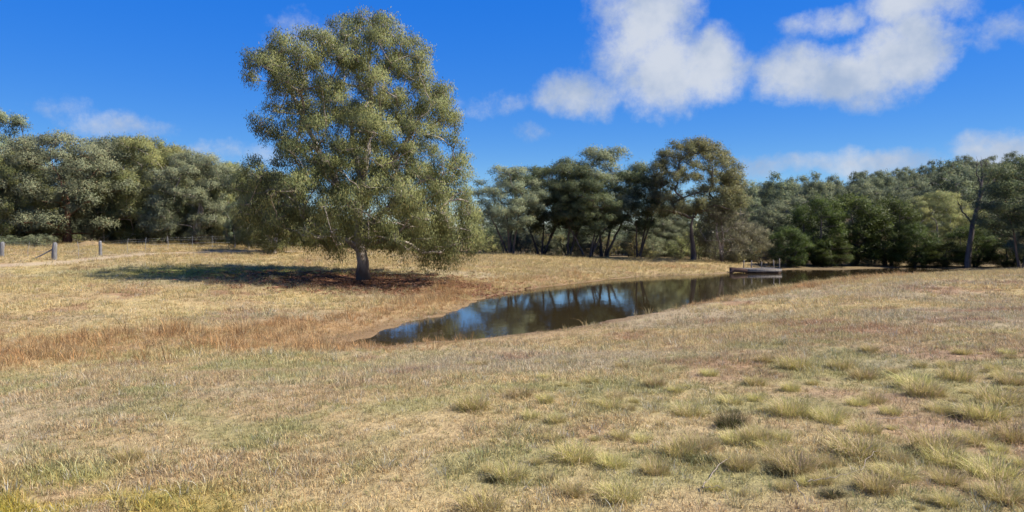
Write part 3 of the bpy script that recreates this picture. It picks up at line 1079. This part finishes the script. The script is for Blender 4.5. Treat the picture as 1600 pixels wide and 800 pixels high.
for u, v, rad, s_ in zip(CU, CV, CR, CS):
    if s_ > -rad * .72 / K:
        continue
    if any(math.hypot(u - hx, v - hy) < hr + rad * .5 / K for hx, hy, hr in HOLES):
        continue
    # half-width of the outline on this row gives the depth of the crown there
    ins = XS[RI[int(round(v)) - 8]]
    lo, hi = ins.min(), ins.max()
    t_ = (u - (lo + hi) / 2) / max(1, (hi - lo) / 2)
    hw = math.sqrt(max(0, 1 - t_ * t_)) * (hi - lo) / 2 * K
    dep = hw * r.uniform(-1, 1)
    edge = max(abs(t_), abs(dep) / max(hw, .3))
    if edge < .55 and r.uniform() < .75 and v > 90:
        continue
    dep = np.clip(dep, -6.4, 6)
    z = (440 - v) * K
    if z < 2.2 and abs(u - 567) < 40:
        continue
    cand.append((( u - 567) * K, dep, z, rad))
clumps = poisson(np.array(cand), 1.6)
print("large gum clumps", len(clumps))
trunks = [[(0, 0, -.3, .58), (.05, 0, .25, .42), (0, 0, 1.2, .33), (-.22, 0, 2.4, .29), (-.25, .1, 4.0, .26), (-.1, .1, 5.6, .23), (.15, .1, 7.2, .22), (.4, 0, 9.0, .17), (.5, 0, 11, .12), (.3, 0, 13.4, .07)],
          [(-.25, .1, 3.6, .2), (-1.2, -.3, 5.2, .20), (-2.2, -.6, 7.2, .16), (-3.4, -.6, 9.6, .11), (-4.3, -.5, 11.6, .07)],
          [(-.1, .1, 5.0, .22), (1.2, .5, 6.6, .17), (2.6, .9, 8.6, .13), (3.8, 1.0, 10.8, .08)],
          [(-.22, 0, 2.6, .22), (1.0, -.7, 3.8, .17), (2.6, -1.4, 5.0, .13), (4.4, -1.8, 6.2, .08)],
          [(-.1, 0, 6.0, .18), (-.8, 1.4, 8.0, .13), (-1.4, 2.4, 10.5, .09)]]
BOUGHS = []
mb = skeleton(trunks, clumps, r, tip=.022, twigs=5, boughs=BOUGHS)
print('clumps', len(clumps))
top = clumps[clumps[:, 2] > 5]; low = clumps[clumps[:, 2] <= 5]
f1 = foliage(top, r, 34, 56, .15, .036, .78, 1.3, .17, spread=.15, cols=OLIVE, cap=.5)
f2 = foliage(low, r, 32, 56, .16, .036, 1.0, 1.9, .36, spread=.15, cols=((.135, .150, .058), (.265, .256, .095), (.33, .25, .105)), cap=.2)
fol = (np.r_[f1[0], f2[0]], np.r_[f1[1], f2[1] + len(f1[0])], np.r_[f1[2], f2[2]] * .9, np.r_[f1[3], f2[3]])
hero = tree_thing("gum_tree", mb, M_bark, fol, M_leaf, "large spreading gum tree standing alone on the pond's left bank, casting a wide shadow")
for tb in BOUGHS:
    obj('bough', mesh_np('gum_bough', tb[0], tb[1], mats=[M_bough], smooth=True), [c for c in hero.children if c.name.startswith('trunk')][0])
hero.location = (HERO[0], HERO[1], float(height(HERO[0], HERO[1])) - .02)
print("large gum leaves", len(fol[1]))


# --- prototypes for the other trees
def dome_clumps(r, H, Wd, z0, n, rmin, rmax, shell=.5, top=.55, mind=.8, squash=.9, bot=2.2):
    """clumps through an egg-shaped crown between z0 and H"""
    cand = []
    for _ in range(n * 12):
        z = r.uniform(0, 1)
        prof = math.sqrt(max(0, 1 - abs((z - (1 - top)) / (top if z > 1 - top else (1 - top))) ** (2.2 if z > 1 - top else bot)))
        a = r.uniform(0, 6.283); q = r.uniform(shell * (1 if z < .8 else .2), 1) ** .7
        rr_ = Wd / 2 * prof * q
        rad = r.uniform(rmin, rmax)
        rr_ = max(0, rr_ - rad * .55)
        cand.append((math.cos(a) * rr_, math.sin(a) * rr_ * squash, min(z0 + z * (H - z0), H - rad * .6), rad))
    return poisson(np.array(cand), mind, n)


def stems(r, k, H, rad, lean, z_end=.8, fork=0.0):
    out = []
    for i in range(k):
        a = r.uniform(0, 6.283); l_ = lean * r.uniform(.4, 1.2) if k > 1 else lean * r.uniform(0, 1)
        e = np.array([math.cos(a) * l_, math.sin(a) * l_])
        b = np.array([math.cos(a), math.sin(a)]) * (.35 if k > 1 else 0)
        kink = r.normal(0, .25, 2)
        out.append([(b[0], b[1], -.4, rad * 1.25), (b[0], b[1], .3, rad), (b[0] + e[0] * .3 + kink[0] * .4, b[1] + e[1] * .3 + kink[1] * .4, H * .3, rad * .75),
                    (b[0] + e[0] * .65 + kink[0], b[1] + e[1] * .65 + kink[1], H * .55, rad * .5), (b[0] + e[0], b[1] + e[1], H * z_end, rad * .18)])
    return out


PROTO = {}


def proto(key, seed, H, Wd, z0, n, rmin, rmax, st, bark, spray, leafn, ll, lw, cols, leafm=M_leaf, **kw):
    r = np.random.default_rng(seed)
    dk = {k: kw.pop(k) for k in ('shell', 'top', 'mind', 'squash', 'bot') if k in kw}
    cl_ = dome_clumps(r, H, Wd, z0, n, rmin, rmax, **dk)
    tip = kw.pop('tip', .02)
    tw = kw.pop('twigs', 3)
    mb = skeleton(stems(r, *st), cl_, r, tip=tip, twigs=tw)
    f = foliage(cl_, r, spray, leafn, ll, lw, cols=cols, **kw)
    PROTO[key] = (mb.mesh(key + "_trunk", [bark]), mesh_np(key + "_crown", f[0], f[1], mats=[leafm], col=f[2], puff=f[3]), H, Wd)
    return len(f[1])


tot = 0
for i, bk in enumerate((M_barkr, M_barkw, M_bark, M_barkw)):
    tot += proto("spreading%d" % i, 60 + i, 11, 12, .9, 85, .8, 1.45, (1 if i == 0 else 2, 7, .36, 1.2), bk, 26, 38, .21, .058, OLIVE if i in (1, 3) else GREYG,
                 shell=.45, top=.55, bot=7, mind=1.12, flat=.68, droop=.9, weep=.08, spread=.19, cap=.5)
for i in range(3):
    tot += proto("tall%d" % i, 80 + i, 12, 9, 3.4, 58, .6, 1.25, (4, 8.5, .12, 2.2), M_barkd, 27, 36, .21, .058, DARKG if i else GREYG, shell=.3, top=.5, bot=3, mind=1.25, flat=.62, droop=.8, weep=.06, spread=.19, cap=.5)
tot += proto("domed", 95, 13, 11, 5.2, 150, .5, 1.0, (1, 6.4, .32, .5), M_barkd, 30, 34, .21, .056, ((.085, .095, .042), (.15, .145, .06), (.2, .16, .065)), shell=.62, top=.8, bot=6, mind=1.05, flat=.6, droop=.5, spread=.17, cap=.6, twigs=5)
for i in range(4):
    tot += proto("forest%d" % i, 110 + i, 11, 7.5, 1.0, 44, .8, 1.4, (1, 8, .20, .7), M_barkw if i % 2 else M_barkd, 14, 26, .30, .09, HILLG, shell=.4, top=.5, bot=5, mind=1.25, flat=.7, droop=.7, weep=.06, spread=.2, cap=.5)
for i in range(2):
    tot += proto("wattle%d" % i, 130 + i, 7.5, 6.5, .2, 60, .6, 1.1, (3, 7, .14, 1.2), M_barkd, 24, 30, .22, .055, WATTLE, M_leafd, shell=.45, top=.62, flat=.9, droop=.5, up=True, spread=.17, cap=.4)
tot += proto("weeping", 140, 7.5, 6.0, .4, 52, .6, 1.1, (2, 7, .16, 1.0), M_bark, 20, 36, .22, .04, ((.115, .118, .066), (.18, .17, .095), (.2, .17, .1)), shell=.4, top=.6, flat=1.1, droop=1.8, weep=.35, spread=.15, cap=.3)
for i in range(3):
    tot += proto("shrub%d" % i, 150 + i, 2.0, 2.6, .05, 26, .3, .55, (3, 1.8, .04, .6), M_barkd, 30, 22, .13, .035, (OLIVE, GREYG, ((.12, .12, .045), (.2, .17, .06), (.26, .17, .07)))[i], shell=.35, top=.65, flat=.8, droop=.3, up=True, spread=.10, cap=.4, tip=.008, twigs=2)
print("prototype leaves", tot)
rng = np.random.default_rng(99)


def plant(key, name, px, d, top_py, wpx, label, group=None, cat="tree", rot=None, sink=.05):
    tm, cm, H, Wd = PROTO[key]
    x = (px - 800) / F * d
    z = float(height(x, d)) - sink
    h = EYE + (HZ - top_py) / F * d - z
    root = obj(name, None, loc=(x, d, z), label=label, cat=cat, group=group)
    s = h / H; w = wpx / F * d / Wd
    root.scale = (w, w, s)
    root.rotation_euler = (0, 0, rng.uniform(0, 6.28) if rot is None else rot)
    obj("trunk", tm, root); obj("crown", cm, root)
    return root


GL = "gum trees of the left wood"
for a in [("spreading0", "gum_tree", 105, 68, 208, 235, "broad gum with a thick red-brown trunk behind the fence posts"),
          ("spreading1", "gum_tree", 222, 71, 214, 160, "bushy olive gum to the right of the red-trunked gum"),
          ("spreading2", "gum_tree", 300, 69, 238, 165, "grey-green gum in the middle of the left wood with low dark boughs"),
          ("spreading3", "gum_tree", 368, 72, 255, 120, "olive gum closing the left wood beside the large lone gum"),
          ("spreading1", "gum_tree", 425, 60, 268, 120, "light olive gum half hidden behind the large lone gum's left boughs"),
          ("tall0", "gum_tree", 12, 76, 176, 130, "tall round-topped gum at the left edge of the photo"),
          ("spreading3", "gum_tree", 20, 66, 240, 130, "low wide gum in front of the tall round-topped one at the left edge"),
          ("spreading2", "gum_tree", 170, 84, 214, 150, "gum rising behind the red-trunked gum"),
          ("tall1", "gum_tree", 198, 88, 212, 60, "thin gum whose small umbrella top stands above the left wood's skyline"),
          ("spreading1", "gum_tree", 268, 86, 228, 150, "gum filling the skyline behind the grey-green gum of the left wood"),
          ("spreading0", "gum_tree", 345, 88, 252, 140, "back-row gum between the left wood and the large lone gum"),
          ("spreading2", "gum_tree", 480, 78, 330, 130, "gum seen through the lower left boughs of the large lone gum"),
          ("spreading3", "gum_tree", 570, 80, 345, 130, "gum seen right behind the trunk of the large lone gum"),
          ("spreading1", "gum_tree", 665, 82, 352, 120, "gum seen through the lower right boughs of the large lone gum"),
          ("spreading2", "gum_tree", -70, 68, 200, 190, "gum just outside the left edge whose boughs reach into view")]:
    plant(a[0], a[1], *a[2:6], a[6], GL)

GM = "dark gums across the pond"
for a in [("tall0", 798, 80, 260, 140, "leftmost of the dark gums across the pond, several thin leaning stems"),
          ("tall1", 846, 84, 258, 140, "second dark gum from the left across the pond, low feathery crown"),
          ("tall2", 885, 82, 246, 150, "many-stemmed dark gum just left of the tallest crown across the pond"),
          ("tall0", 942, 84, 232, 175, "dark gum with the tall rounded blue-green crown across the pond"),
          ("tall1", 918, 80, 268, 135, "shorter dark gum in front of the tall rounded crown"),
          ("tall2", 996, 83, 256, 125, "dark gum between the tall rounded crown and the domed gum"),
          ("spreading2", 1030, 92, 330, 100, "grey-green gum low behind the domed gum's left side")]:
    plant(a[0], "gum_tree", *a[1:5], a[5], GM)
plant("domed", "gum_tree", 1084, 79, 217, 165, "open domed gum with a single dark trunk and spreading limbs across the pond")
plant("weeping", "wattle_tree", 1132, 80, 312, 105, "soft grey-green drooping wattle to the right of the domed gum")
plant("weeping", "wattle_tree", 1172, 86, 348, 70, "smaller drooping wattle behind the jetty")
GW = "dark green wattles at the right of the pond"
for a in [("wattle0", 1232, 77, 352, 75, "small bright-tipped wattle next to the jetty"),
          ("wattle1", 1278, 80, 308, 110, "dark green wattle standing second from the jetty"),
          ("wattle0", 1332, 82, 300, 125, "tallest dark green wattle in the middle of the clump by the water"),
          ("wattle1", 1388, 82, 310, 115, "dark green wattle on the right side of the clump by the water"),
          ("wattle0", 1425, 80, 345, 85, "low dark wattle closing the clump by the water on the right"),
          ("wattle1", 1520, 78, 352, 95, "rounded olive wattle beside the leaning dark trunk"),
          ("wattle0", 1480, 79, 378, 90, "low dark wattle under the pale forked gum at right"),
          ("wattle1", 1575, 76, 372, 90, "low dark wattle under the gum at the right edge"),
          ("wattle0", 1300, 78, 372, 80, "low dark wattle at the water's edge in front of the clump")]:
    plant(a[0], "wattle_tree", *a[1:5], a[5], GW)
plant("tall2", "gum_tree", 1597, 66, 243, 175, "big dark gum overhanging the right edge of the photo", rot=1.0)
plant("spreading1", "gum_tree", 1470, 90, 300, 130, "gum with pale forked limbs showing behind the low wattles at right")
plant("spreading2", "gum_tree", 1680, 70, 250, 190, "gum just beyond the right edge of the photo")
GB = "gums at the foot of the wooded hill"
for a in [("forest0", 1205, 92, 318, 90, "gum behind the jetty between the drooping wattles and the dark clump"),
          ("forest1", 1250, 98, 300, 95, "gum showing above the small bright-tipped wattle"),
          ("forest2", 1420, 98, 300, 110, "gum showing above the low end of the dark wattle clump"),
          ("forest3", 1545, 95, 300, 110, "grey-green gum behind the leaning dark trunk")]:
    plant(a[0], "gum_tree", *a[1:5], a[5], GB)

for a in [("forest1", 757, 97, 326, 85, "bushy gum closing the gap between the large lone gum and the dark gums"),
          ("forest3", 1092, 94, 308, 110, "bushy gum filling the view behind the domed gum's trunk"),
          ("forest2", 1045, 96, 322, 90, "bushy gum left of the domed gum's trunk")]:
    plant(a[0], "gum_tree", *a[1:5], a[5], GB)

# woods on the hillside
GH = "gum trees covering the hill"


def hill_label(row, px):
    r_ = ("low on the wooded hill", "low on the wooded hill", "halfway up the wooded hill", "halfway up the wooded hill", "high on the wooded hill", "on the hill's skyline", "on the hill's skyline")[row]
    for lim, c_ in ((1215, "right of the drooping wattles"), (1265, "above the jetty end of the dark wattles"), (1310, "above the left of the dark wattle clump"), (1360, "above the tallest dark wattle"),
                    (1410, "above the right of the dark wattle clump"), (1455, "above the low end of the wattle clump"), (1500, "above the pale forked gum"), (1560, "behind the leaning dark gum"), (9999, "behind the right-edge gum")):
        if px < lim:
            return "grey-green gum %s, %s" % (r_, c_)


def across_label(px):
    for lim, c_ in ((755, "just right of the large gum"), (795, "left of the leftmost dark gum"), (830, "behind the leftmost dark gum"), (885, "behind the second dark gum"), (930, "left of the tall rounded crown"), (970, "below the tall rounded crown"), (1030, "left of the domed gum"), (1090, "behind the domed gum's trunk"), (9999, "by the drooping wattle")):
        if px < lim:
            return c_


def wood_label(px):
    for lim, c_ in ((40, "at the left edge"), (140, "by the red-trunked gum"), (230, "right of the earth mound"), (320, "below the grey-green gum"), (400, "near the fence's end"), (500, "left of the large trunk"), (9999, "behind the large trunk")):
        if px < lim:
            return c_


n_h = 0
for row in range(7):
    d = 108 + row * 24
    px = 1150 + (row % 2) * 18
    while px < 1665:
        dd = d + rng.uniform(-9, 9)
        x = (px - 800) / F * dd
        hgt = rng.uniform(8.5, 12.5)
        z = float(height(x, dd))
        tp = HZ - (z + hgt - EYE) / dd * F
        plant("forest%d" % rng.integers(0, 4), "gum_tree", px, dd, tp, rng.uniform(6.5, 9.0) / dd * F, hill_label(row, px), GH)
        n_h += 1
        px += rng.uniform(4.8, 7.6) / dd * F
# low woods behind the gums across the pond
for row in range(3):
    d = 104 + row * 22
    px = 690
    while px < 1150:
        dd = d + rng.uniform(-8, 8)
        x = (px - 800) / F * dd
        tp = rng.uniform(333, 352) + 6 * (row == 0) + 13 * (px < 815)
        plant("forest%d" % rng.integers(0, 4), "gum_tree", px, dd, tp, rng.uniform(6, 8) / dd * F, "low background gum seen %s across the pond" % across_label(px), "low gums behind the dark stems")
        n_h += 1
        px += rng.uniform(5, 8) / dd * F
# wood behind the left paddock
for row in range(2):
    d = 100 + row * 22
    px = -160
    while px < 690:
        dd = d + rng.uniform(-6, 6)
        tp = np.interp(px, [-160, 100, 300, 450, 690], [225, 235, 262, 315, 338]) + rng.uniform(0, 14)
        plant("forest%d" % rng.integers(0, 4), "gum_tree", px, dd, tp, rng.uniform(7, 10) / dd * F, "background gum %s of the left wood, %s" % (("in the nearer back row", "in the farthest row")[row], wood_label(px)), "gums behind the left paddock")
        n_h += 1
        px += rng.uniform(6, 9) / dd * F
print("woodland trees", n_h)

# pale slim trunks under the left wood: young gums
for i, px in enumerate((22, 45, 92, 163, 188, 215, 231, 262, 283, 335, 367, 389, 417, 425, 446)):
    dd = 70 + rng.uniform(-2, 5) if px not in (367, 389) else 65
    plant("forest%d" % (1 + 2 * (i % 2)), "gum_sapling", px, dd, rng.uniform(262, 320), rng.uniform(40, 62), "slim pale-trunked young gum in the left wood, %s" % wood_label(px), "young gums in the left wood")

# understorey
GS = "shrubs under the gums across the pond"
for i in range(34):
    px = 765 + i * 12.5 + rng.uniform(-5, 5)
    dd = rng.uniform(84, 93)
    plant("shrub%d" % rng.integers(0, 3), "shrub", px, dd, rng.uniform(352, 388), rng.uniform(34, 60), "olive undergrowth shrub across the pond, %s" % across_label(px), GS, "shrub")
for i in range(26):
    px = -30 + i * 19 + rng.uniform(-8, 8)
    dd = rng.uniform(73, 82)
    plant("shrub%d" % rng.integers(0, 3), "shrub", px, dd, rng.uniform(345, 366), rng.uniform(40, 70), "olive shrub in the left wood's shade, %s" % wood_label(px), "shrubs under the left wood", "shrub")
for px, tp, wd_ in ((12, 368, 60), (52, 367, 44), (70, 366, 38)):
    plant("shrub1", "shrub", px, 61, tp, wd_, "low spreading grey-green shrub in the grass just behind the fence posts", "low shrubs behind the fence", "shrub")
for i in range(14):
    px = 1225 + i * 28 + rng.uniform(-6, 6)
    plant("shrub%d" % rng.integers(0, 3), "shrub", px, rng.uniform(80.5, 83), rng.uniform(386, 400), rng.uniform(30, 46), "dark shrub at the shaded shore, %s" % ("beside the jetty" if px < 1290 else "under the tallest wattle" if px < 1370 else "under the clump's right end" if px < 1460 else "near the leaning gum" if px < 1540 else "at the right edge"), "shrubs at the shaded shore", "shrub")
for px, tp in ((1150, 396), (1190, 388), (1206, 392), (1060, 394), (1020, 392), (900, 393), (860, 395)):
    plant("shrub2", "shrub", px, 79, tp, 34, "low yellowish shrub on the open far bank, %s" % ("left of the jetty" if px == 1150 else "behind the jetty" if px == 1190 else "behind the jetty's right end" if px == 1206 else across_label(px)), "low shrubs on the far bank", "shrub")

# leaning dead-topped gum at right
r = np.random.default_rng(9)
dd = 76.0
bx = (1512 - 800) / F * dd
bz = float(height(bx, dd))
k_ = dd / F
mb = MB()


def wig(path, rads, sides=8, amp=.05):
    path = np.array(path, float); rads = np.array(rads, float)
    s_ = np.linspace(0, 1, 14); kk = np.linspace(0, 1, len(path))
    p_ = np.stack([np.interp(s_, kk, path[:, c]) for c in range(3)], -1)
    p_[1:] += r.normal(0, amp, (13, 3))
    mb.add(tube(p_, np.interp(s_, kk, rads), sides))


H_ = (420 - 252) * k_
wig([(0, 0, -.3), (.15, 0, 2.2), (.6, 0, 4.6), (1.3, .1, 7.2), (1.65, .2, 9.2), (1.5, .2, H_)], [.34, .27, .23, .18, .12, .03])
for a in [[(1.3, .1, 7.2), (2.1, .3, 8.5), (2.6, .2, 10.1)], [(1.5, .1, 8.3), (.9, -.2, 9.5), (.7, -.4, 10.9)], [(1.6, .2, 9.0), (2.1, .2, 10.2), (2.2, .3, 11.4)],
          [(.6, 0, 4.6), (-.3, .4, 5.8), (-.8, .5, 7.0)], [(1.0, 0, 6.0), (2.2, -.3, 6.8), (3.2, -.5, 7.2)]]:
    wig(a, [.10, .06, .02], 6)
    for _ in range(3):
        e = np.array(a[-1]); s0 = np.array(a[1]) + (e - np.array(a[1])) * r.uniform(.2, .9)
        wig([s0, s0 + r.normal(0, .5, 3) + [0, 0, .5]], [.03, .008], 4, .03)
cl_ = np.array([(2.3, .1, 8.6, .8), (2.9, -.4, 7.5, .7), (.2, .4, 6.6, .6), (1.2, .3, 7.6, .6)])
f = foliage(cl_, r, 12, 26, .22, .05, cols=DARKG)
t_ = tree_thing("leaning_gum", mb, M_barkd, f, M_leaf, "leaning dark gum with a bare twiggy top at the right of the pond")
t_.location = (bx, dd, bz)

# ------------------------------------------------------------------ fence
froot_p = P(85, 405, 50)
fz = float(height(froot_p[0], froot_p[1]))
fence = obj("paddock_fence", None, loc=(froot_p[0], froot_p[1], fz), label="old post-and-wire fence with grey split posts and thin pickets along the left paddock", cat="fence")


def rel(x, y, dz=0.0):
    return np.array([x - froot_p[0], y - froot_p[1], float(height(x, y)) - fz + dz])


posts = [(-95, 50), (3, 50), (85, 50), (157, 54)]
PW = [((px - 800) / F * d, d) for px, d in posts]
r = np.random.default_rng(77)
for i, (x, y) in enumerate(PW):
    h = (1.05, 1.02, 1.18, 1.08)[i]
    w = (.13, .15, .17, .11)[i]
    b = rel(x, y)
    pth = [b + [0, 0, -.3], b + [.0, 0, h * .5], b + [r.normal(0, .03), 0, h * .93], b + [r.normal(0, .03), 0, h]]
    v, q = tube(pth, [w, w * .95, w * .88, w * .55], 9)
    v = v + r.normal(0, .008, v.shape)
    q = np.r_[q]
    me = mesh_np("fence_post", v, q, mats=[M_post], smooth=False)
    me2 = mesh_np("fence_post", np.r_[v, [v[-9:].mean(0)]], q, [(len(v) - 9 + j, len(v) - 9 + (j + 1) % 9, len(v)) for j in range(9)], [M_post])
    obj("post", me2, fence)
b = rel(*PW[2])
v, q = tube([b + [-.1, .0, .75], b + [-.75, -.15, .35], b + [-1.5, -.3, -.05]], [.05, .05, .05], 6)
obj("brace", mesh_np("fence_brace", v, q, mats=[M_post]), fence)
pick = [(44, 50), (122, 52), (200, 56.5), (228, 58), (262, 60), (300, 61.5), (332, 63), (368, 64.5), (390, 65.5), (432, 67), (470, 68.5)]
PK = [((px - 800) / F * d, d) for px, d in pick]
for x, y in PK:
    b = rel(x, y)
    w_ = .018
    v, q = tube([b + [0, 0, -.2], b + [r.normal(0, .04), 0, .6], b + [r.normal(0, .05), 0, 1.15]], [w_, w_, w_], 4)
    obj("picket", mesh_np("fence_picket", v, q, mats=[M_wire], smooth=False), fence)
line = sorted(PW + PK, key=lambda t: t[0])
line = PW[:2] + [PK[0], PW[2], PK[1], PW[3]] + PK[2:]
for hh in (.25, .55, .85, 1.02):
    v, q = tube([rel(x, y, hh + r.normal(0, .015)) for x, y in line], [.003] * len(line), 4)
    obj("wire", mesh_np("fence_wire", v, q, mats=[M_wire]), fence)

# low mound of sandy earth behind the fence
mp = P(140, 382, 64)
mz = float(height(mp[0], mp[1]))
a = np.linspace(0, 2 * np.pi, 29)[:-1]; rr_ = np.linspace(0, 1, 9)
mv = [(0, 0, .44)]
for q_ in rr_[1:]:
    for an in a:
        k1 = 1 + .16 * math.sin(3 * an + 1) + .08 * math.sin(7 * an)
        mv.append((math.cos(an) * q_ * 2.3 * k1, math.sin(an) * q_ * 1.5 * k1, .46 * (math.cos(q_ * math.pi) * .5 + .5) - .15 * q_ + rng.normal(0, .03)))
mq = [(1 + i * 28 + j, 1 + i * 28 + (j + 1) % 28, 1 + (i + 1) * 28 + (j + 1) % 28, 1 + (i + 1) * 28 + j) for i in range(7) for j in range(28)]
mt = [(0, 1 + (j + 1) % 28, 1 + j) for j in range(28)]
mme = mesh_np("earth_mound", mv, [t[::-1] for t in mq], [t[::-1] for t in mt], [M_ground], True, np.tile(L(.26, .185, .10), (len(mv), 1)))
obj("earth_mound", mme, loc=(mp[0], mp[1], mz), label="low mound of orange-brown earth under the red-trunked gum", cat="mound")

# ------------------------------------------------------------------ jetty
jd = 66.0
jx0, jx1 = (1165 - 800) / F * jd, (1221 - 800) / F * jd
jl = jx1 - jx0
jet = obj("jetty", None, loc=(jx0, jd, 0), label="low grey timber jetty with upright pale posts on the far side of the pond", cat="jetty")


def box(cx, cy, cz, sx_, sy_, sz_, jit=0.0):
    v = np.array([(i, j, k) for i in (-.5, .5) for j in (-.5, .5) for k in (-.5, .5)]) * [sx_, sy_, sz_] + [cx, cy, cz]
    if jit:
        v = v + rng.normal(0, jit, v.shape)
    q = [(0, 1, 3, 2), (4, 6, 7, 5), (0, 4, 5, 1), (2, 3, 7, 6), (0, 2, 6, 4), (1, 5, 7, 3)]
    return v, np.array(q)


npl = 15
for i in range(npl):
    mb = MB(); mb.add(box((i + .5) * jl / npl, 1.1, .39 + rng.normal(0, .006), jl / npl * .93, 2.4, .05, .004))
    obj("plank", mb.mesh("jetty_plank", [M_jetty], False), jet)
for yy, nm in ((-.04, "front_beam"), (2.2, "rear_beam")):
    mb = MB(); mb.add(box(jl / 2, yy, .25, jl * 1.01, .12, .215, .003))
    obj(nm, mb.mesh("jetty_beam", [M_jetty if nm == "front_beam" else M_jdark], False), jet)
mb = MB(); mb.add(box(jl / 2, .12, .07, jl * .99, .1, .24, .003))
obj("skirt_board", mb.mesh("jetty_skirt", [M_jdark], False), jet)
for px, yy, tpy in ((1162, 2.2, 406), (1174, 2.2, 407), (1190, 2.25, 409), (1209, 2.2, 406), (1218, 2.2, 404)):
    x = (px - 800) / F * (jd + yy) - jx0
    zt = EYE + (HZ - tpy) / F * (jd + yy)
    v, q = tube([(x, yy, -1.0), (x + rng.normal(0, .02), yy, .6), (x + rng.normal(0, .03), yy, zt)], [.055, .05, .045], 8)
    v = np.r_[v, [v[-8:].mean(0)]]
    obj("post", mesh_np("jetty_post", v, q, [(len(v) - 9 + j, len(v) - 9 + (j + 1) % 8, len(v) - 1) for j in range(8)], [M_jpost], True), jet)
# dark half-sunk log landing at its left end
mb = MB()
for i in range(5):
    yy = i * .34
    mb.add(tube([(-1.35 + .1 * i, yy, .02), (-1.0, yy, .30 + .03 * (i % 2)), (-.3, yy, .24), (.15, yy, .22)], [.10, .19, .2, .17], 8))
obj("log_landing", mb.mesh("jetty_logs", [M_jdark]), jet)
